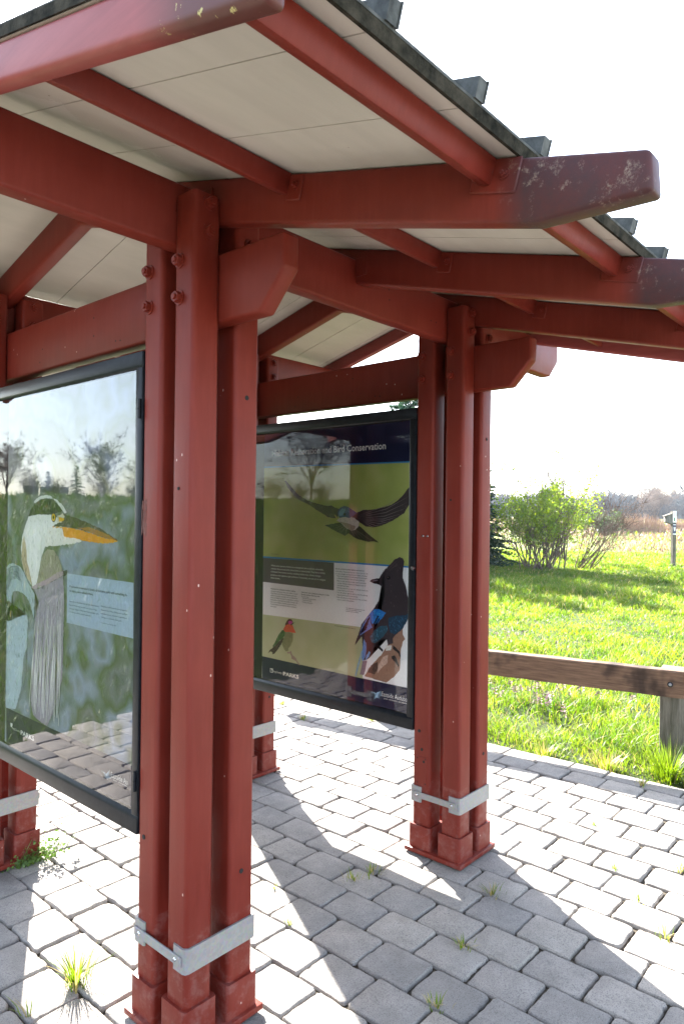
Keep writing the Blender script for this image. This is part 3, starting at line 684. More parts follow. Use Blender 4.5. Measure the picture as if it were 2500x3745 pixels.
(1,'jay','15161e',7,[(373,1016),(344,1064),(339,1059),(364,1017)]),
(1,'jay','15161e',7,[(358,1021),(337,1051),(332,1049),(351,1021)]),
(1,'jay','6f8fd0',6,[(390,1065),(393,1031),(378,1001),(420,974),(457,952),(450,987),(413,1046)]),
(1,'jay','26233c',7,[(399,1053),(393,1045),(446,979),(447,980)]),
(1,'jay','26233c',7,[(404,1044),(396,1037),(447,976),(448,977)]),
(1,'jay','26233c',7,[(409,1036),(399,1029),(448,973),(450,974)]),
(1,'jay','26233c',7,[(414,1027),(402,1021),(449,970),(451,971)]),
(1,'jay','26233c',7,[(419,1019),(404,1013),(450,967),(452,968)]),
(1,'jay','26233c',7,[(424,1010),(407,1005),(451,964),(453,965)]),
(1,'jay','26233c',7,[(429,1002),(410,997),(452,961),(454,962)]),
(1,'jay','26233c',7,[(434,993),(413,989),(453,958),(455,959)]),
(1,'jay','6f97cf',6,[(432,938),(415,920),(413,895),(420,851),(438,828),(444,842),(439,882)]),
(1,'jay','6fa6d8',6,[(396,883),(389,878),(396,857),(421,832),(413,860)]),
(1,'jay','8fb4d0',4,[(446,879),(440,877),(462,799),(478,747),(486,747),(470,803)]),
(1,'jay','94808c',4,[(438,828),(410,835),(420,788),(430,761),(456,759),(443,796)]),
(1,'jay','0c0a0c',7,[(271,1250),(272,1246),(275,1243),(279,1241),(284,1240),(289,1242),(292,1245),(293,1249),(292,1253),(289,1257),(284,1259),(279,1259),(275,1257),(272,1254)]),
(1,'jay','6a5450',8,[(281,1252),(281,1251),(282,1250),(284,1250),(286,1249),(288,1250),(289,1251),(289,1252),(289,1253),(288,1254),(286,1254),(284,1254),(282,1254),(281,1253)]),
(1,'jay','16141a',6,[(398,1224),(383,1235),(338,1244),(339,1213),(376,1217)]),
(1,'jay','76727c',7,[(387,1227),(347,1236),(347,1232),(383,1224)]),
(1,'jay','56464a',6,[(319,1263),(271,1305),(222,1344),(268,1302)]),
(1,'jay','56464a',6,[(297,1267),(254,1304),(208,1339),(251,1302)]),
(1,'jay','56464a',6,[(319,1277),(285,1305),(249,1331),(282,1303)]),
(1,'jay','56464a',6,[(291,1287),(247,1306),(201,1323),(244,1304)]),
(1,'branch','9d7a66',3,[(265,962),(251,974),(221,1000),(197,1014),(195,987),(181,969),(195,954),(206,914),(208,854),(211,820),(242,783),(290,747),(424,756),(395,803),(363,836),(320,876),(303,901),(286,926)]),
(1,'branch','e8e4de',5,[(292,924),(259,929),(264,904),(295,899)]),
(1,'branch','5a463c',4,[(345,839),(377,820),(406,779),(362,774),(341,809)]),
(1,'branch','d0b4a4',4,[(313,866),(281,882),(284,842),(319,812),(344,783),(341,817)]),
(1,'jay','2b2024',5,[(360,919),(346,923),(310,900),(313,891),(321,893)]),
(1,'jay','1e181a',6,[(251,930),(233,922),(213,908),(205,887),(209,878),(218,896),(240,907),(252,914)]),
(1,'jay','1e181a',6,[(259,877),(240,885),(227,867),(213,839),(217,831),(239,855),(257,866)]),
(1,'hummingbird','4c6a3f',5,[(1012,912),(995,918),(984,906),(989,890),(1005,867),(1027,857),(1044,839),(1082,809),(1084,818),(1063,846),(1039,884)]),
(1,'hummingbird','4a4038',4,[(1005,873),(997,868),(1016,837),(1043,803),(1070,776),(1087,769),(1085,780),(1099,785),(1122,771),(1110,789),(1082,809),(1044,839)]),
(1,'hummingbird','8a8a66',4,[(987,905),(954,911),(927,905),(927,871),(942,839),(961,820),(962,806),(982,801),(996,817),(1010,834),(1008,853),(997,874)]),
(1,'hummingbird','d2533a',6,[(983,944),(968,949),(941,952),(929,950),(918,929),(903,910),(925,909),(954,910),(987,906),(995,912),(1001,921)]),
(1,'hummingbird','5b2434',5,[(989,939),(982,957),(969,974),(955,981),(939,980),(928,969),(929,954),(947,948),(974,945)]),
(1,'hummingbird','c23a96',7,[(962,967),(947,971),(930,969),(929,959),(949,951),(962,954)]),
(1,'hummingbird','201a18',7,[(947,948),(939,956),(911,968),(915,964),(933,952)]),
(1,'branch','a28c84',4,[(971,801),(952,802),(942,810),(938,806),(931,790),(898,774),(896,765),(867,743),(882,743),(903,760),(936,768),(933,776),(947,795),(968,791)]),
(1,'emblem','e4e4ea',4,[(1103,691),(1080,691),(1079,669),(1103,668)]),
(1,'emblem','14183c',5,[(1100,688),(1094,688),(1088,673),(1096,670),(1099,671)]),
(1,'emblem','14183c',5,[(1088,684),(1083,688),(1082,672),(1087,670)]),
(1,'emblem','d6d6de',4,[(1001,687),(998,687),(998,669),(1001,669)]),
(1,'emblem','9fc2e0',4,[(382,690),(351,685),(344,691),(322,701),(324,685),(317,678),(339,671),(330,664),(350,664),(362,654),(358,668),(378,671),(355,676)]),
]
TEXTS=[
(0,'paragraph_text','26262a','If you were to envision a lovely, all-inclusive park with something fo',576,1283,207,7.8,1),
(0,'paragraph_text','26262a',"to enjoy, you're already there.",577,1268,415,7.8,1),
(0,'paragraph_text','26262a','Located on the north end of Lake Sammamish',577,1232,379,5.1,0),
(0,'paragraph_text','26262a','here in Redmond, the 640-acre park is King',576,1219,392,5.1,0),
(0,'paragraph_text','26262a',"County's largest, oldest and most popular park",576,1207,377,5.1,0),
(0,'paragraph_text','26262a','with three million visitors annually.',576,1195,429,5.1,0),
(0,'paragraph_text','26262a','Marymoor Park is owned and managed by',364,1235,206,4.8,0),
(0,'paragraph_text','26262a','Department of Natural Resources and Park',364,1223,205,4.8,0),
(0,'paragraph_text','26262a','Audubon Society and other organizations',363,1211,207,4.8,0),
(0,'paragraph_text','26262a','County as co-stewards of the park.',363,1199,237,4.8,0),
(0,'paragraph_text','26262a','Great Blue Heron at Marymoor Park',363,1181,270,3.3,0),
(0,'logo_text','f0f0f0','PARKS',945,686,832,17.4,2),
(0,'logo_text','f0f0f0','King County',1021,692,951,8.5,0),
(0,'logo_text','f0f0f0','Eastside Au',288,691,191,17.5,0),
(0,'logo_text','f0f0f0','your connection',274,684,191,5.2,0),
(1,'paragraph_text','f0f0f0','While some species of birds are endangered, almost all are vulnerable,',1103,1258,705,8.9,1),
(1,'paragraph_text','f0f0f0','whether they are sea birds, shore birds or inland birds. They face a variety',1103,1241,693,8.9,1),
(1,'paragraph_text','f0f0f0','of threats from human activity, including habitat loss, climate change,',1104,1224,723,8.9,1),
(1,'paragraph_text','f0f0f0','predators and nighttime light pollution. Fortunately, we can act to mitigate',1104,1206,690,8.9,1),
(1,'paragraph_text','f0f0f0','these threats.',1104,1190,1029,8.9,1),
(1,'paragraph_text','26262a','Ensure a bird-friendly habitat at home or',621,1270,431,7.0,1),
(1,'paragraph_text','26262a','at the office. Home and business owners can do a lot',622,1257,408,7.0,0),
(1,'paragraph_text','26262a','to reduce dangers and improve bird habitat, including:',622,1245,413,7.0,0),
(1,'paragraph_text','26262a','• Select native plants for landscaping and participate',616,1234,413,6.9,0),
(1,'paragraph_text','26262a',"in Eastside Audubon's tree and plant giveaways",609,1222,428,6.9,0),
(1,'paragraph_text','26262a','• Mask or treat windows to make them more visible',615,1209,419,6.9,0),
(1,'paragraph_text','26262a','to birds. Window collisions are frequent causes of',608,1197,421,6.9,0),
(1,'paragraph_text','26262a','bird death and injury',608,1186,529,6.9,0),
(1,'paragraph_text','26262a','• Eliminate pesticide use near bird habitats. Insects are',615,1174,407,6.9,0),
(1,'paragraph_text','26262a','a major food source for birds',609,1162,500,6.9,0),
(1,'paragraph_text','26262a','• Turn off outdoor lights at night to avoid disorienting',616,1150,409,6.9,0),
(1,'paragraph_text','26262a','migrating birds (and to save energy)',608,1138,471,6.9,0),
(1,'paragraph_text','26262a',"• Keep cats indoors to help save birds' lives and theirs.",615,1126,411,6.9,0),
(1,'paragraph_text','26262a','Cats are natural bird predators',608,1114,494,6.9,0),
(1,'paragraph_text','26262a','Volunteer for an Eastside Audubon habitat',1104,1130,908,7.6,1),
(1,'paragraph_text','26262a','restoration work party. Every year millions of acres',1104,1117,891,7.6,0),
(1,'paragraph_text','26262a','of bird habitat are lost due to development, agriculture',1104,1105,897,7.6,0),
(1,'paragraph_text','26262a','and forestry practices, according to the U.S. Department',1104,1093,893,7.6,0),
(1,'paragraph_text','26262a','of Fish and Wildlife. That means it is imperative to preserve',1104,1081,885,7.6,0),
(1,'paragraph_text','26262a','and maintain as much habitat as possible. One way to do',1104,1069,891,7.6,0),
(1,'paragraph_text','26262a','that is to join an Eastside Audubon Society work party.',1105,1057,901,7.6,0),
(1,'paragraph_text','26262a','The work parties are scheduled for the first Saturday of',1104,1045,899,7.6,0),
(1,'paragraph_text','26262a','most months.',1104,1032,1054,7.6,0),
(1,'paragraph_text','26262a','Restoration work is being done along the 1.1-mile',864,1130,664,7.3,1),
(1,'paragraph_text','26262a','Eastside Audubon Bird Loop trail.',864,1118,729,7.3,1),
(1,'paragraph_text','26262a','This work includes:',864,1107,809,7.3,0),
(1,'paragraph_text','26262a','• Removing invasive plant species',857,1099,757,7.3,0),
(1,'paragraph_text','26262a','• Planting native plants',858,1089,788,7.3,0),
(1,'paragraph_text','26262a','• Mulching existing plants',858,1078,780,7.3,0),
(1,'caption_text','26262a','Visit eastsideaudubon.org/marymoor-restoration',548,1078,425,4.4,1),
(1,'caption_text','26262a','to learn more about Marymoor habitat',548,1070,447,4.4,1),
(1,'caption_text','26262a','restoration and how to volunteer.',548,1062,464,4.4,1),
(1,'caption_text','26262a',"Photos (left to right): Anna's Hummingbird, Steller's Jay",622,980,483,4.5,1),
(1,'title_text','f0f0f0','Habitat Restoration and Bird Conservation',1103,1867,306,34.0,1),
(1,'caption_text','26262a','Photo of a Tree Swallow',1103,1324,1041,5.7,0),
(1,'logo_text','f0f0f0','King County',1078,674,1006,11.2,0),
(1,'logo_text','f0f0f0','PARKS',994,669,877,19.9,2),
(1,'logo_text','f0f0f0','Eastside Audubon',314,679,153,22.3,0),
(1,'logo_text','f0f0f0','your connection to nature',301,667,166,8.4,0),
]

def inside(p, poly):
    c = False; j = len(poly)-1
    for i in range(len(poly)):
        if (poly[i][1] > p[1]) != (poly[j][1] > p[1]) and p[0] < (poly[j][0]-poly[i][0])*(p[1]-poly[i][1])/(poly[j][1]-poly[i][1])+poly[i][0]: c = not c
        j = i
    return c
def feathered(rr, pts, amp):
    out = []
    for i, p in enumerate(pts):
        q = pts[(i+1) % len(pts)]; L = math.hypot(q[0]-p[0], q[1]-p[1]); n = max(1, int(L/7)); out.append(p)
        for k in range(1, n): out.append((p[0]+(q[0]-p[0])*k/n+rr.uniform(-amp, amp), p[1]+(q[1]-p[1])*k/n+rr.uniform(-amp, amp)))
    return out
def shade(h, f): return ''.join('%02x' % max(0, min(255, int(int(h[i:i+2], 16)*f))) for i in (0, 2, 4))
def plumage():
    rr = random.Random(77); extra = []
    for idx, (k, name, colr, lay, pts) in enumerate(list(SHAPES)):
        if name not in ('heron', 'jay', 'hummingbird', 'swallow', 'branch'): continue
        ys = [p[0] for p in pts]; zs = [p[1] for p in pts]; ar = (max(ys)-min(ys))*(max(zs)-min(zs))
        if ar < 500: continue
        SHAPES[idx] = (k, name, colr, lay, feathered(rr, pts, 2.2 if k == 0 else 1.3))
        beak = colr in ('e9a01f', 'a8763c', '4a4238')
        n = int(min(170, ar/(170 if k == 0 else 75))); fs = (.72, 1.16) if name != 'branch' else (.6, 1.3)
        if int(colr[:2], 16) < 0x50: fs = (.6, 1.9)
        for _ in range(n):
            p = (rr.uniform(min(ys), max(ys)), rr.uniform(min(zs), max(zs)))
            if not inside(p, pts): continue
            L = rr.uniform(9, 26)*(1 if k == 0 else .7); w = rr.uniform(.9, 2.0)*(1 if k == 0 else .6); an = (math.pi/2+rr.gauss(.15, .3)) if not beak else rr.gauss(.12, .1)
            dx, dz = math.cos(an)*L, math.sin(an)*L; q = (p[0]+dx, p[1]-dz)
            if not inside(q, pts): continue
            extra.append((k, name, shade(colr, fs[rr.random() < .5]), lay+.5, [(p[0]-w*.3, p[1]), ((p[0]+q[0])/2-w, (p[1]+q[1])/2), q, ((p[0]+q[0])/2+w, (p[1]+q[1])/2)]))
    SHAPES.extend(extra)
plumage()
def place_prints():
    spec = {('photo_panel', '5d7a26'): 'green_photo', ('photo_panel', 'a3a878'): 'pale_photo'}
    groups = {}
    for k, name, colr, lay, pts in SHAPES: groups.setdefault((k, name), []).append((colr, lay, pts))
    # prints stay inside the paper
    lim = [(.150, 1.097, .600, 2.005), (.140, 1.172, .595, 2.016)]
    for (k, name), L in groups.items():
        b = B(); mats = []
        for colr, lay, pts in L:
            m = M[spec[(name, colr)]] if (name, colr) in spec else ink(colr)
            if m not in mats: mats.append(m)
            l = lim[k]; x = PX[k]-.0004*lay
            bm_ = bmesh.new(); vs = []
            for y, z in pts:
                p = (x, min(max(y/1000, l[0]), l[1]), min(max(z/1000, l[2]), l[3]))
                if not vs or (Vector(p)-vs[-1].co).length > .0004: vs.append(bm_.verts.new(p))
            if len(vs) > 3 and (vs[0].co-vs[-1].co).length < .0004: bm_.verts.remove(vs.pop())
            if len(vs) < 3: bm_.free(); continue
            f = bm_.faces.new(vs); bmesh.ops.triangulate(bm_, faces=[f]); bm_.normal_update()
            if bm_.faces[:] and sum(g.normal.x*g.calc_area() for g in bm_.faces) > 0: bmesh.ops.reverse_faces(bm_, faces=bm_.faces)
            b.bm(bm_, mats.index(m))
        b.build(name, mats, (p1, p2)[k], smooth=None)
place_prints()
def place_texts():
    for (k, name, colr, txt, ya, z, yb, cap, bold) in TEXTS:
        cu = bpy.data.curves.new('lettering', 'FONT'); cu.body = txt; cu.size = 1; cu.resolution_u = 2
        if bold: cu.offset = (.012, .03)[bold-1]
        tmp = bpy.data.objects.new('lettering', cu); S.collection.objects.link(tmp)
        bpy.context.view_layer.update()
        me = bpy.data.meshes.new_from_object(tmp.evaluated_get(bpy.context.evaluated_depsgraph_get()))
        S.collection.objects.unlink(tmp); bpy.data.objects.remove(tmp)
        co = np.empty(len(me.vertices)*3, np.float32); me.vertices.foreach_get('co', co); co = co.reshape(-1, 3)
        x0, x1 = co[:, 0].min(), co[:, 0].max(); wid = (ya-yb)/1000
        sx = wid/(x1-x0); sz = cap/1000/.70
        f = [tuple(p.vertices) for p in me.polygons]
        V = [(PX[k]-.0044, ya/1000-(p[0]-x0)*sx, z/1000+p[1]*sz) for p in co]
        mesh_obj(name, V, f, ink(colr), (p1, p2)[k]); bpy.data.meshes.remove(me)
place_texts()
# ------------------------------------------------------------ rail fence
def gz(x, y): return float(terr(x, y))-.03
fence = thing('rail_fence', (3.42, -.47, gz(3.42, -.47)), 'low weathered timber rail bolted to a square post at the edge of the lawn', 'fence')
def make_fence():
    A = Vector((3.02, 1.15)); Bq = Vector((3.305, -.50)); d = (A-Bq).normalized(); n = Vector((-d.y, d.x))
    if n.x > 0: n = -n
    # rail: front face on the line A-B
    b = B(); L = (A-Bq).length+1.6
    ang = math.atan2(d.y, d.x)
    rot = Matrix.Translation((Bq.x, Bq.y, 0)) @ Matrix.Rotation(ang, 4, 'Z')
    bm_ = bmesh.new(); nseg = 26
    prev = None; rr = random.Random(2)
    sgn = 1 if (Matrix.Rotation(ang, 2) @ Vector((0, 1))).dot(n) > 0 else -1
    V = []; 
    prof = [(0, .435), (0, .592), (.008, .600), (.085, .600), (.092, .592), (.092, .435)]
    for i in range(nseg+1):
        x = L*i/nseg
        for (w, z) in prof:
            V.append(rot @ Vector((x, -sgn*(w-.0)+rr.uniform(-.0012, .0012), z+.025*(0 if x < 0 else -x/L*1.2)+rr.uniform(-.0018, .0018))))
    k = len(prof)
    F = [(i*k+j, i*k+(j+1) % k, (i+1)*k+(j+1) % k, (i+1)*k+j) for i in range(nseg) for j in range(k)]+[tuple(range(k)), tuple(range(nseg*k, nseg*k+k))[::-1]]
    b.add(V, F); b.build('rail', M['timber'], fence, smooth=25)
    for x in (.085, 2.35):
        b = B(); b.box(x-.072, x+.072, -sgn*.094, -sgn*.235, gz(3.3, -.4)-.05, .590 if x < 1 else .57, .008, 2, 0, rot)
        p = b.build('post', M['post_timber'], fence, smooth=30)
        b = B(); pt = rot @ Vector((x-.0, sgn*.001, .515)); dr = Vector((n.x, n.y, 0))
        b.cyl(pt-dr*.001, dr, .017, .004, 16, 1); b.cyl(pt+dr*.003, dr, .010, .009, 8, 0, .007); b.build('bolt', [M['galv'], M['hole']], p)
make_fence()
# ------------------------------------------------------------ nest box post
np_ = (22.8, 5.24)
def make_nest_post():
    x, y = np_; z = gz(x, y); k = .00985*1.0
    t = thing('sign_post', (x, y, z), 'tall square wooden post in the meadow carrying two small signs', 'post')
    vd = Vector((x+1.336, y+1.77, 0)).normalized(); a = math.atan2(-vd.y, -vd.x)          # local +x looks to the camera
    rot = Matrix.Translation((x, y, 0)) @ Matrix.Rotation(a+R(38), 4, 'Z')
    b = B(); b.box(-.06, .06, -.06, .06, z-.1, z+1.83, .006, 1, 0, rot); b.build('post', M['post_timber'], t)
    def plate(name, z0, z1, mat, kids):
        b = B(); b.box(.0605, .066, -.075, .055, z0, z1, .001, 1, 0, rot); p = b.build(name, mat, t)
        for nm, m, ya, yb, za, zb in kids:
            b = B(); b.box(.0662, .0668, ya, yb, za, zb, 0, 1, 0, rot); b.build(nm, m, p)
    plate('sign_plate', z+1.46, z+1.83, M['white_sign'], [('emblem', M['green_ink'], -.035, .012, z+1.5, z+1.62)]+[('lettering', M['green_ink'], -.055, .03, z+1.66+i*.035, z+1.672+i*.035) for i in range(4)])
    plate('sign_plate', z+1.06, z+1.42, M['navy_sign'], [('border', M['white_sign'], -.072, .052, z+1.066, z+1.1)])
    pl = [o for o in t.children if o.name.startswith('sign_plate')][-1]
    b = B(); b.poly([(-.045, z+1.30), (-.03, z+1.315), (-.012, z+1.28), (.008, z+1.315), (.025, z+1.30), (.018, z+1.22), (-.01, z+1.17), (-.03, z+1.22)], 0, .0663, .0669, 0, 1, 0, rot); b.build('emblem', M['white_sign'], pl)
    b = B(); b.box(.0663, .0669, -.06, .04, z+1.375, z+1.395, 0, 1, 0, rot); b.build('lettering', M['white_sign'], pl)
    q = thing('nest_box', (x, y, z+1.5), 'small grey wooden nest box with a sloping roof mounted on the sign post', 'nest box')
    # box hangs on the side of the post that points to the left in the picture
    rot2 = Matrix.Translation((x, y, 0)) @ Matrix.Rotation(a+R(-62), 4, 'Z')
    b = B(); b.poly([(-.075+.0, z+1.40), (.125, z+1.46), (.125, z+1.66), (-.075, z+1.73)], 1, -.09, .09, .004, 1, 0, rot2 @ Matrix.Translation((.155, 0, 0))); w = b.build('box_body', M['grey_wood'], q)
    b = B(); b.poly([(-.085, z+1.742), (.175, z+1.655), (.175, z+1.668), (-.085, z+1.758)], 1, -.11, .11, .003, 1, 0, rot2 @ Matrix.Translation((.155, 0, 0))); b.build('roof', M['post_timber'], q)
    b = B(); b.box(.0605, .078, -.075, .075, z+1.36, z+1.80, .003, 1, 0, rot2); b.build('back_board', M['post_timber'], q)
    b = B(); b.cyl(rot2 @ Vector((.279, 0, z+1.60)), rot2.to_3x3() @ Vector((1, 0, 0)), .02, .003, 12); b.build('entrance_hole', M['hole'], w)
make_nest_post()
# ------------------------------------------------------------ plants
def tufts(name, x, y, n, h, w, spread, mats, label, cat='grass tuft', group=None, z=0., dry=.3, seed=1):
    rr = random.Random(seed); b = B()
    for i in range(n):
        a = rr.uniform(0, 6.283); r0 = abs(rr.gauss(0, spread*.22)); hh = h*rr.uniform(.5, 1.1); lean = rr.uniform(.15, 1.0)
        bx, by = x+r0*math.cos(a), y+r0*math.sin(a); wx, wy = -math.sin(a)*w*.5, math.cos(a)*w*.5
        m = 1 if rr.random() < dry else 0; L = []
        for t in (0, .35, .7, 1):
            o = hh*lean*(t**1.5); zz = z+hh*(t-.35*lean*t*t); ww = (1-t**1.5)
            L.append(((bx+math.cos(a)*o-wx*ww, by+math.sin(a)*o-wy*ww, zz), (bx+math.cos(a)*o+wx*ww, by+math.sin(a)*o+wy*ww, zz)))
        V = [p for q in L for p in q]; b.add(V, [(0, 1, 3, 2), (2, 3, 5, 4), (4, 5, 7, 6)], m)
    o = b.build(name, mats, None, (x, y, z), smooth=None); return tag(o, label, cat, group)
gm = [M['grass'], M['dry_grass']]
tufts('grass_tuft', -.178, .395, 110, .135, .0045, .12, gm, 'spiky green and straw grass tuft growing between pavers left of the nearest posts', seed=3)
for i, (x, y, n, h, lab) in enumerate([
    (.936, .150, 26, .045, 'short grass sprig in the joint, left end of the green line under the second case'),
    (1.04, .137, 34, .05, 'grass sprig in a paver joint, right end of the green line under the second case'),
    (1.238, -.337, 34, .05, 'small grass sprig in the post shadow just below the far right post base'),
    (.859, -.432, 30, .04, 'flat grass sprig in the shaded pavers between both post clusters'),
    (.530, -.538, 26, .045, 'grass sprig in the joint at the bottom edge of the pavement'),
    (1.404, -.959, 24, .05, 'yellowish grass sprig on sunlit pavers nearest the right picture edge'),
    (1.594, -.80, 16, .03, 'tiny yellow sprig in the sunlit joint, second up from the right edge'),
    (1.794, -.631, 18, .03, 'tiny sprig in a sunlit joint, third up from the right edge'),
    (2.164, -.394, 16, .03, 'tiny yellow sprig on the bright pavers between post and lawn'),
    (1.974, -.851, 26, .045, 'green sprig in a paver joint by the right picture edge'),
    (.663, .348, 16, .02, 'mossy sprig in a joint right of the nearest post cluster'),
    (.53, .121, 18, .02, 'yellow moss sprig in the joint beside the nearest strap'),
    (2.62, 2.35, 40, .06, 'grass sprig on the far pavers seen below the second case'),
    (2.45, 1.95, 40, .05, 'yellow green sprig on far pavers below the middle of the second case'),
    (2.78, 1.55, 34, .05, 'grass sprig on far pavers below the right half of the second case'),
    (2.885, -.388, 44, .045, 'brownish sprig on the border pavers in the rail shadow'),
    (-.35, .359, 10, .08, 'thin grass sprig in the shaded pavers at the left picture edge')]):
    tufts('grass_sprig', x, y, n, h, .004, .11 if n > 20 else .05, gm, lab, 'grass sprig', 'grass sprigs in the paver joints', dry=.4, seed=20+i)
for i, (x, y, n, h, dr, lab) in enumerate([
    (3.09, -.10, 190, .14, .55, 'straw coloured tuft at the lawn edge below the middle of the rail'),
    (3.17, -.45, 330, .25, .05, 'lush dark green tuft in front of the fence post'),
    (3.05, .30, 150, .11, .3, 'low clump at the lawn edge left of the straw coloured tuft'),
    (3.12, -.66, 160, .16, .15, 'green clump at the lawn edge at the right picture border')]):
    tufts('lawn_tuft', x, y, n, h, .0065, .3, gm, lab, 'grass tuft', 'grass tufts along the lawn edge', gz(x, y), dr, 60+i)
def weed():
    b = B(); rr = random.Random(4)
    for i in range(330):
        t = rr.random(); cx = .01+.19*t; cy = 1.296-.01*t
        x, y, z = cx+rr.gauss(0, .03), cy+rr.gauss(0, .012)-.012, abs(rr.gauss(0, .022+.03*(t > .6)))+.002
        a = rr.uniform(0, 6.28); e = rr.uniform(-.6, .9); r = rr.uniform(.005, .010)
        d = Vector((math.cos(a)*math.cos(e), math.sin(a)*math.cos(e), math.sin(e))); n = d.orthogonal().normalized()*r*.6
        p = Vector((x, y, z)); b.add([p-d*r, p+n, p+d*r, p-n], [(0, 1, 2, 3)])
    for i in range(34):
        t = rr.random(); p = Vector((.03+.2*t, 1.285-.05*t*rr.random(), 0)); q = p+Vector((rr.uniform(-.03, .07), rr.uniform(-.05, .02), rr.uniform(.03, .10)))
        b.tube([p, (p+q)/2+Vector((0, 0, .012)), q], .0012, 3)
        for _ in range(5):
            c = q+Vector((rr.gauss(0, .01),)*2+(rr.gauss(0, .01),)); b.add([c+Vector((-.006, 0, 0)), c+Vector((0, -.006, .003)), c+Vector((.006, 0, 0)), c+Vector((0, .006, -.002))], [(0, 1, 2, 3)])
    o = b.build('creeping_weed', M['weed_leaf'], None, (.1, 1.29, 0), None)
    tag(o, 'small leafy weed with yellow shoots at the foot of the far left posts', 'weed')
weed()
# lawn blades
def blades(name, X, Y, H, Wd, lean, mats, label, cat, dry, kind=True):
    n = len(X); Z = terr(X, Y)-.035
    az = rng.uniform(0, 2*np.pi, n); ca, sa = np.cos(az), np.sin(az); wa = rng.uniform(0, 2*np.pi, n); wx, wy = np.cos(wa)*Wd/2, np.sin(wa)*Wd/2
    V = np.zeros((n, 5, 3), np.float32)
    for i, (t, sg) in enumerate(((0, -1), (0, 1), (.55, 1), (.55, -1), (1, 0))):
        o = H*lean*t**1.6; ww = sg*(1 if t == 0 else .75)
        V[:, i, 0] = X+ca*o+wx*ww; V[:, i, 1] = Y+sa*o+wy*ww; V[:, i, 2] = Z+H*(t-.3*lean*t*t)
    me = bpy.data.meshes.new(name); me.vertices.add(n*5); me.vertices.foreach_set('co', V.ravel())
    me.loops.add(n*7); k = np.arange(n)[:, None]*5
    me.loops.foreach_set('vertex_index', np.concatenate([k, k+1, k+2, k+3, k+3, k+2, k+4], 1).ravel().astype(np.int32))
    me.polygons.add(n*2); st = (np.arange(n)[:, None]*7+np.array([0, 4])).ravel()
    me.polygons.foreach_set('loop_start', st.astype(np.int32)); me.polygons.foreach_set('loop_total', np.tile([4, 3], n).astype(np.int32))
    for m in mats: me.materials.append(m)
    mi = (rng.random(n) < dry).astype(np.int32); me.polygons.foreach_set('material_index', np.repeat(mi, 2))
    me.update(calc_edges=True); me.validate(); o = link(bpy.data.objects.new(name, me)); tag(o, label, cat)
    if kind: o['kind'] = 'stuff'
    return o
def vnoise(x, y, s, seed):
    r = np.random.default_rng(seed); G = r.random((64, 64)); fx, fy = x/s, y/s
    ix, iy = np.floor(fx).astype(int), np.floor(fy).astype(int); u, v = fx-ix, fy-iy; u = u*u*(3-2*u); v = v*v*(3-2*v)
    g = lambda a, b: G[a % 64, b % 64]
    return (g(ix, iy)*(1-u)+g(ix+1, iy)*u)*(1-v)+(g(ix, iy+1)*(1-u)+g(ix+1, iy+1)*u)*v
def lawn_field(n, r0, r1, a0, a1, pw=.6):
    u = rng.random(n); r = (r0**pw+u*(r1**pw-r0**pw))**(1/pw); a = np.radians(rng.uniform(a0, a1, n))
    return -1.336+r*np.cos(a), -1.77+r*np.sin(a), r
X, Y, r_ = lawn_field(250000, 4.0, 34, 8, 48)
k = (X > 2.955-.046*np.clip(Y, -1, 1)+.05*(vnoise(X, Y, .12, 8)-.35)) & ((Y < 4.8) | (X > 2.7))
keep = k & (rng.random(len(X)) < .25+.95*vnoise(X+9, Y+9, .33, 1))
X, Y, r_ = X[keep], Y[keep], r_[keep]
cl = vnoise(X, Y, .45, 2)*.6+vnoise(X+3, Y+5, 1.7, 3)*.4
edge = np.clip((X-2.9)/.45, .3, 1)
mown = np.where((r_ > 9.2) & (r_ < 12.6), .45, 1.0)*np.where(r_ > 17, .7, 1)
H = (.03+.16*cl**1.8)*rng.uniform(.6, 1.25, len(X))*edge*mown*np.clip(r_/7, 1, 2.2)
blades('lawn_grass', X, Y, H, np.clip(.0011*r_, .0055, .03)*rng.uniform(.7, 1.3, len(X)), rng.uniform(.2, 1.15, len(X)), gm, 'bright backlit grass covering the lawn beyond the pavement', 'grass', .10)
X, Y, r_ = lawn_field(60000, 4.2, 40, 78, 158, .5)
px = np.where(X < .2, 2.98, np.minimum(4.95, 2.98+(X-.2)*1.2)); k = (Y > px-.02) | (X < -4.65)
X, Y, r_ = X[k], Y[k], r_[k]
blades('side_lawn_grass', X, Y, (.05+.12*vnoise(X, Y, .6, 4))*np.clip(r_/7, 1, 2.5)*rng.uniform(.6, 1.2, len(X)), np.clip(.0013*r_, .007, .05), rng.uniform(.2, 1.1, len(X)), [M['grass_dark'], M['dry_grass']], 'green field mirrored in the glass of the heron case', 'grass', .015)
X, Y, r_ = lawn_field(26000, 34, 150, 8, 40, .7)
k = rng.random(len(X)) < .2+vnoise(X, Y, 7, 6)
X, Y, r_ = X[k], Y[k], r_[k]
blades('meadow_grass', X, Y, .22+.28*vnoise(X, Y, 9, 7)*np.clip((r_-50)/20, 0, 1), .0016*r_, rng.uniform(.2, .8, len(X)), [M['meadow_blade'], M['grass']], 'pale dry grass of the meadow behind the lawn', 'grass', .25)
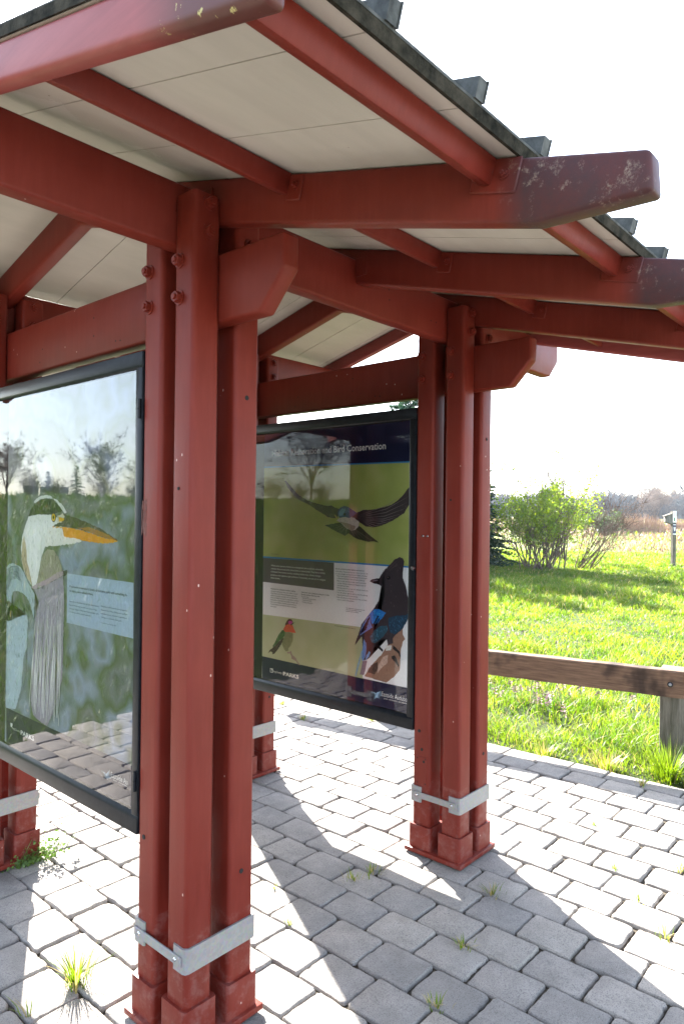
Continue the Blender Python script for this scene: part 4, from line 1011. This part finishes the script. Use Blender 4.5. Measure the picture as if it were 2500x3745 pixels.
# nettle flowers in the lawn
def flower_proto():
    b = B(); b.tube([(0, 0, 0), (.004, .002, .06), (.002, .004, .12)], .0018, 4, 1)
    rr = random.Random(9)
    for i in range(26):
        t = rr.random(); a = rr.uniform(0, 6.28); z = .085+.05*t; r = .013*(1-.6*t)
        c = Vector((r*math.cos(a), r*math.sin(a), z)); d = Vector((math.cos(a), math.sin(a), .5)).normalized()*.009; n = Vector((-math.sin(a), math.cos(a), 0))*.005
        b.add([c-n, c+n, c+n+d, c-n+d], [(0, 1, 2, 3)], 0)
    for i in range(8):
        a = i*.8; c = Vector((.0, .0, .03+.007*i)); d = Vector((math.cos(a), math.sin(a), .2))*.018; n = Vector((-math.sin(a), math.cos(a), 0))*.006
        b.add([c, c+d*.5+n, c+d, c+d*.5-n], [(0, 1, 2, 3)], 1)
    return b.build('purple_nettle', [M['flower'], M['weed_leaf']], None, (0, 0, 0), None)
fp = flower_proto(); fr_ = random.Random(12)
spots = [(4.3, 1.09), (4.1, .92), (4.18, .9), (3.76, .53), (4.53, .61), (3.96, .96), (4.19, .61), (6.6, 2.33), (6.61, 2.19)]
spots = [(x+fr_.gauss(0, .16), y+fr_.gauss(0, .16)) for x, y in spots for _ in range(5)]
for i, (x, y) in enumerate(spots):
    o = fp if i == 0 else link(fp.copy())
    sc = fr_.uniform(.9, 1.5); o.location = (x, y, gz(x, y)+.0); o.scale = (sc,)*3; o.rotation_euler = (fr_.gauss(0, .15), fr_.gauss(0, .15), fr_.uniform(0, 6))
    tag(o, 'purple dead nettle flower standing in the sunlit lawn behind the rail', 'flower', 'purple nettles in the lawn')
# ------------------------------------------------------------ shrubs and trees
def branchy(seed, base, dirn, L, rad, depth, spread, kids, out, tips, up=.15, mi=0):
    rr = seed; p = Vector(base); d = Vector(dirn).normalized(); pts = [p.copy()]; n = 4
    for i in range(n):
        d = (d+Vector((rr.gauss(0, .13), rr.gauss(0, .13), rr.gauss(0, .07)+up*.25))).normalized(); p = p+d*L/n; pts.append(p.copy())
    out.tube(pts, [rad*(1-.72*i/n) for i in range(n+1)], 4 if depth else 3, mi)
    if depth == 0: tips.append((pts[-1], d)); tips.append((pts[-2], d)); return
    tips.append((pts[-1], d))
    for j in range(kids):
        i = rr.choice((1, 2, 2, 3, 3, 4)); q = pts[i]
        a = rr.uniform(0, 6.283); o = d.orthogonal().normalized(); o.rotate(Matrix.Rotation(a, 3, d))
        nd = (d+o*rr.uniform(.4, 1)*spread).normalized()
        branchy(rr, q, nd, L*rr.uniform(.45, .7), max(rad*(1-.72*i/n)*.6, .0065), depth-1, spread, kids, out, tips, up, mi)
def leaves(b, tips, rr, per, sig, size, mi=0, asp=.45):
    for (p, d) in tips:
        for _ in range(per):
            c = p+Vector((rr.gauss(0, sig), rr.gauss(0, sig), rr.gauss(0, sig))); v = Vector((rr.gauss(0, 1), rr.gauss(0, 1), rr.gauss(0, 1)+.4)).normalized(); n = v.orthogonal().normalized()
            n.rotate(Matrix.Rotation(rr.uniform(0, 6.28), 3, v)); s = size*rr.uniform(.6, 1.3)
            b.add([c-v*s*.5, c+n*s*asp*.5, c+v*s*.5, c-n*s*asp*.5], [(0, 1, 2, 3)], mi)
def green_bush(x, y):
    z = gz(x, y); t = thing('leafy_bush', (x, y, z), 'bright green multi-stemmed bush coming into leaf on the lawn', 'bush'); rr = random.Random(31)
    b = B(); tips = []
    for i in range(46):
        a = rr.uniform(0, 6.283); q = Vector((x+rr.gauss(0, .25), y+rr.gauss(0, .25), z)); e = rr.uniform(.25, 1.0)
        branchy(rr, q, (math.cos(a)*e*.8, math.sin(a)*e*.8, 1), rr.uniform(1.4, 2.55)*(1-.25*e), rr.uniform(.014, .028), 2, .7, 3, b, tips)
    b.build('stems', M['bark'], t, smooth=None)
    b = B(); sel = [q for q in tips if q[0].z > z+.45 and rr.random() < .9]
    leaves(b, sel, rr, 12, .085, .08, 0, .5); b.build('leaves', M['bush_leaf'], t, smooth=None)
green_bush(17.95, 7.50)
def bare_bush(x, y, h, n, label, mat, sd, rad=.012, spread=.6, lean=(0, 0), depth=3, wide=.45, group=None):
    z = gz(x, y); t = thing('bare_shrub', (x, y, z), label, 'shrub', group); rr = random.Random(sd); b = B(); tips = []
    for i in range(n):
        a = rr.uniform(0, 6.283); e = rr.uniform(.1, wide)
        branchy(rr, (x+rr.gauss(0, .15), y+rr.gauss(0, .15), z-.02), (math.cos(a)*e+lean[0], math.sin(a)*e+lean[1], 1), h*rr.uniform(.55, .85), rad*rr.uniform(.7, 1.2), depth, spread, 3, b, tips, .2)
    b.build('stems', mat, t, smooth=None); return t
bare_bush(22.6, 9.0, 4.4, 13, 'tall bare pinkish shrub rising behind the leafy bush', M['pale_twig'], 41, .034, .45, (0, 0), 3, .35)
bare_bush(19.8, 7.0, 2.3, 18, 'arching leafless brown shrub at the right side of the leafy bush', M['pale_twig'], 43, .017, .9, (.35*.66, -.55), 3, .5)
def conifer(x, y, h, r, label, sd, group=None, mat='needle', z=None):
    z = gz(x, y) if z is None else z; t = thing('conifer', (x, y, z), label, 'conifer', group); rr = random.Random(sd)
    b = B(); b.tube([(x, y, z-.05), (x, y, z+h*.5), (x, y, z+h*.99)], [h*.018+.02, h*.011, .004], 7); b.build('trunk', M['bark'], t)
    b = B(); nw = int(h*5.5)
    for i in range(nw):
        f = i/nw; zz = z+h*(.05+.93*f); L0 = r*(1-f)**.8+.05; nb = max(5, int(9*(1-f)+4))
        for j in range(nb):
            a = rr.uniform(0, 6.283); L = L0*rr.uniform(.7, 1.15); p = Vector((x, y, zz+rr.gauss(0, .04))); d = Vector((math.cos(a), math.sin(a), -.1+.35*f))
            side = Vector((-math.sin(a), math.cos(a), 0)); m = max(4, int(L*11))
            for q in range(m):
                u = (q+.5)/m; c = p+d*L*u+Vector((0, 0, -.12*L*u*u))+Vector((rr.gauss(0, .02),)*3)
                for sg in (-1, 1, 0):
                    w = (d*.6+side*sg*.8+Vector((0, 0, rr.uniform(-.25, .35)))).normalized()*rr.uniform(.09, .17)*(1.25-.5*u)*min(1.6, max(.8, h/4)); nn = w.cross(Vector((rr.gauss(0, 1), rr.gauss(0, 1), rr.gauss(0, 1)))).normalized()*.034*min(1.8, max(.9, h/4))
                    b.add([c-nn, c+nn, c+w+nn*.2, c+w-nn*.2], [(0, 1, 2, 3)])
    b.build('crown', M[mat], t, smooth=None); return t
conifer(18.85, 9.72, 2.5, 1.25, 'small blue green young conifer at the left foot of the leafy bush', 56)
conifer(18.1, 10.4, 6.5, 1.4, 'tall dark conifer standing just behind the far right posts, nearest of the tall ones', 51)
conifer(13.3, 9.0, 4.1, 1.7, 'dark conifer behind the second case, lower than its neighbour', 52)
conifer(15.8, 10.7, 6.0, 1.9, 'dark conifer whose top shows in the gap above the second case', 53)
conifer(17.4, 12.6, 5.0, 2.0, 'dark conifer behind the second case, farthest of the row', 54)
conifer(16.9, 11.4, 6.0, 2.0, 'dark conifer standing between the two others behind the second case', 57)
conifer(20.6, 12.2, 7.0, 1.8, 'tall dark conifer behind the far right posts, farthest of the tall ones', 55)
def low_shrub(x, y, h, r, label, mat, sd, n=900, leaf=.12, group=None):
    z = gz(x, y); t = thing('low_shrub', (x, y, z), label, 'shrub', group); rr = random.Random(sd); b = B(); tips = []
    for i in range(16):
        a = rr.uniform(0, 6.283); e = rr.uniform(.2, 1.3)*r/h
        branchy(rr, (x+rr.gauss(0, .2*r), y+rr.gauss(0, .2*r), z), (math.cos(a)*e, math.sin(a)*e, 1), h*.75, .02, 1, .8, 3, b, tips)
    b.build('stems', M['bark'], t, smooth=None)
    b = B(); leaves(b, tips, rr, max(1, n//len(tips)), .28*h*.5, leaf, 0, .6); b.build('leaves', mat, t, smooth=None)
low_shrub(56.0, 20.4, 1.7, 2.6, 'dark green low shrub at the meadow edge right of the bushes', M['dark_leaf'], 61, 2600, .22)
def reed_clump(x, y, h, r, n, label, sd, asp=1.):
    z = gz(x, y); rr = random.Random(sd); b = B()
    ux, uy = .3, -.95
    for i in range(n):
        a = rr.uniform(0, 6.283); q = math.sqrt(rr.random())*r; px, py = x+q*math.cos(a)*.6+ux*q*math.sin(a)*asp, y+uy*q*math.sin(a)*asp
        hh = h*rr.uniform(.6, 1.1)*(1-.45*(q/r)**3); b.tube([(px, py, z), (px+rr.gauss(0, .06), py+rr.gauss(0, .06), z+hh*.6), (px+rr.gauss(0, .16), py+rr.gauss(0, .16), z+hh)], [.022, .018, .008], 3)
    o = b.build('reed_clump', M['reed'], None, (x, y, z), None); tag(o, label, 'reeds')
reed_clump(62.0, 19.95, 1.75, 2.6, 620, 'brown reed clump standing in the tan meadow', 71)
reed_clump(71.5, 18.5, 1.1, 1.6, 240, 'low dark reed clump at the right picture edge behind the sign post', 72)
# far trees across the meadow
def tree_proto(name, label, cat, sd, h, depth, kids, spread, mat, rad, group, trunk=.3, nst=1, twig=0, up=.15):
    rr = random.Random(sd); t = thing(name, (0, 0, 0), label, cat, group); b = B(); tips = []
    c = B()
    for i in range(nst):
        a = rr.uniform(0, 6.28); q = .35*h*.1*(nst > 1)
        p0 = Vector((q*math.cos(a), q*math.sin(a), 0)); p1 = p0+Vector((rr.gauss(0, .03*h), rr.gauss(0, .03*h), h*trunk))
        b.tube([p0-Vector((0, 0, .2)), p1], [rad, rad*.8], 6)
        for j in range(kids+1):
            a = rr.uniform(0, 6.283); e = rr.uniform(.1, .85)*spread
            branchy(rr, p1, (math.cos(a)*e, math.sin(a)*e, 1), h*(1-trunk)*rr.uniform(.5, .75), rad*.6, depth, spread, kids, c, tips, up)
    b.build('trunk', M['bark'], t)
    if twig:
        for (p, d) in tips:
            for _ in range(twig):
                a = (d+Vector((rr.gauss(0, .7), rr.gauss(0, .7), rr.gauss(0, .5)))).normalized()*h*.085*rr.uniform(.5, 1.4); n = a.orthogonal().normalized()*h*.0018
                c.add([p-n, p+n, p+a], [(0, 1, 2)])
    c.build('crown', mat, t, smooth=None); return t
def put(proto, first, x, y, s, rz, label=None, cat=None, group=None, z=None):
    if first: t = proto
    else:
        t = link(proto.copy())
        for ch in proto.children: q = link(ch.copy()); q.parent = t
    t.location = (x, y, gz(x, y) if z is None else z); t.scale = (s,)*3; t.rotation_euler[2] = rz
    if label: tag(t, label, cat or t['category'], group)
    return t
G1 = 'hazy bare trees along the far meadow edge'
L1 = 'bare grey tree in the hazy wood edge across the meadow'
pa = tree_proto('bare_tree', L1, 'tree', 81, 9, 3, 4, .75, M['far_twig'], .16, G1, .25, 1, 5)
pb = tree_proto('bare_tree', L1, 'tree', 82, 8, 3, 4, .95, M['far_twig'], .12, G1, .12, 3, 4)
pc = tree_proto('far_shrub', 'grey brown leafless shrub at the foot of the far trees', 'shrub', 83, 4, 2, 4, 1.2, M['far_twig'], .06, 'leafless shrubs below the far trees', .08, 6, 7)
pd = tree_proto('pink_shrub', 'rounded pinkish brown leafless tree at the meadow edge behind the sign post', 'tree', 84, 7.5, 3, 4, 1.15, M['pink_twig'], .10, None, .1, 4, 5, .05)
used = set(); fr2 = random.Random(91)
def P(azd, r): a = math.radians(azd); return -1.336+r*math.cos(a), -1.77+r*math.sin(a)
put(pd, True, *P(17.4, 128), .8, 0)
for i in range(30):
    az = 12+20*(i+fr2.uniform(-.4, .4))/30; r = fr2.uniform(140, 200); pr = (pa, pb)[i % 2]
    put(pr, pr.name not in used, *P(az, r), fr2.uniform(.45, .8), fr2.uniform(0, 6)); used.add(pr.name)
for i in range(34):
    az = 12+20*(i+fr2.uniform(-.4, .4))/34; r = fr2.uniform(118, 150)
    put(pc, pc.name not in used, *P(az, r), fr2.uniform(.5, .95), fr2.uniform(0, 6)); used.add(pc.name)
def wood_mass():
    rr = random.Random(5); b = B()
    for i in range(2600):
        az = rr.uniform(4, 46); r = rr.uniform(230, 300); x, y = P(az, r); z = gz(x, y); h = rr.uniform(5.5, 8)+1.2*math.sin(az*1.3)
        b.tube([(x, y, z), (x+rr.gauss(0, .3), y+rr.gauss(0, .3), z+h*.6), (x+rr.gauss(0, .8), y+rr.gauss(0, .8), z+h)], [.3, .22, .05], 3)
        for _ in range(7):
            t = rr.uniform(.15, 1); c = Vector((x, y, z+h*t)); a = rr.uniform(0, 6.28); d = Vector((math.cos(a), math.sin(a), rr.uniform(.1, 1.2)))*rr.uniform(1, 3); n = d.cross(Vector((rr.gauss(0, 1), rr.gauss(0, 1), 1))).normalized()*rr.uniform(.12, .4)
            b.add([c-n, c+n, c+d], [(0, 1, 2)])
    o = b.build('far_wood', M['wood_mass'], None, (200, 80, 0), None); tag(o, 'blue grey bare wood closing the horizon beyond the meadow', 'wood'); o['kind'] = 'stuff'
wood_mass()
# ------------------------------------------------------------ the field on the other side, mirrored in the glass
G2 = 'trees mirrored in the display case glass'
GL = 'bare dark tree on the field mirrored in the display case glass'
pe = tree_proto('mirrored_tree', GL, 'tree', 85, 9, 3, 4, .8, M['pale_twig'], .13, G2, .2, 2, 4, .2)
pf = tree_proto('mirrored_shrub', 'brown leafless thicket on the mirrored field edge', 'shrub', 86, 4.5, 2, 4, 1.1, M['pale_twig'], .06, 'thickets mirrored in the glass', .05, 6, 6)
for i, (az, r, sc) in enumerate([(118, 66, .55), (121, 70, .45), (111, 66, .5), (107, 70, .45), (126, 64, .5), (132, 56, .8), (136, 50, .9), (141, 52, .95), (146, 48, .95), (151, 54, 1.05), (103, 62, .5)]):
    put(pe, i == 0, *P(az, r), sc, i*1.7)
for i in range(26):
    put(pf, i == 0, *P(98+62*i/26+fr2.uniform(-1, 1), fr2.uniform(56, 68)), fr2.uniform(.3, .55), fr2.uniform(0, 6))
for i, (az, r, h) in enumerate([(116, 70, 3.6), (114, 72, 3.0), (109.5, 70, 4.4), (108.6, 72, 3.4), (139, 60, 5.0), (144, 60, 4.4)]):
    x, y = P(az, r); conifer(x, y, h, h*.27, 'dark conifer among bare trees, mirrored in the display case glass', 90+i, 'conifers mirrored in the glass')
def blocks():
    x, y = P(114.6, 74); z = gz(x, y); t = thing('block_stack', (x, y, z), 'stack of pale concrete blocks and dark bins on the mirrored field', 'block stack')
    a = R(114.6-90)
    rot = Matrix.Translation((x, y, 0)) @ Matrix.Rotation(a, 4, 'Z')
    for (x0, x1, z0, z1, m) in ((-2.6, -.9, 0, .75, 'slate_block'), (-.85, .3, 0, .8, 'slate_block'), (.35, 1.5, 0, .75, 'concrete_block'), (-1.2, .1, .82, 1.5, 'concrete_block'), (.15, 1.4, .80, 1.5, 'concrete_block'), (1.55, 2.9, 0, 1.5, 'slate_block')):
        b = B(); b.box(x0, x1, -.5, .6, z+z0, z+z1, .03, 1, 0, rot); b.build('block', M[m], t)
blocks()

# ------------------------------------------------------------ the air over the meadow
def haze():
    b = B(); b.add([(x, y, z) for z in (-4, 26) for x, y in ((-90, -70), (345, -70), (345, 300), (-90, 300))], [(3, 2, 1, 0), (4, 5, 6, 7), (0, 1, 5, 4), (1, 2, 6, 5), (2, 3, 7, 6), (3, 0, 4, 7)])
    m = bpy.data.materials.new('haze'); m.use_nodes = True; t = m.node_tree; t.nodes.clear()
    o = t.nodes.new('ShaderNodeOutputMaterial'); v = t.nodes.new('ShaderNodeVolumePrincipled')
    v.inputs['Color'].default_value = (.80, .90, 1, 1); v.inputs['Density'].default_value = .0003; v.inputs['Anisotropy'].default_value = .2
    t.links.new(v.outputs[0], o.inputs['Volume'])
    h = b.build('haze', m, None, (0, 0, 0), None); tag(h, 'thin bright haze in the air over the meadow', 'haze'); h['kind'] = 'stuff'
haze()
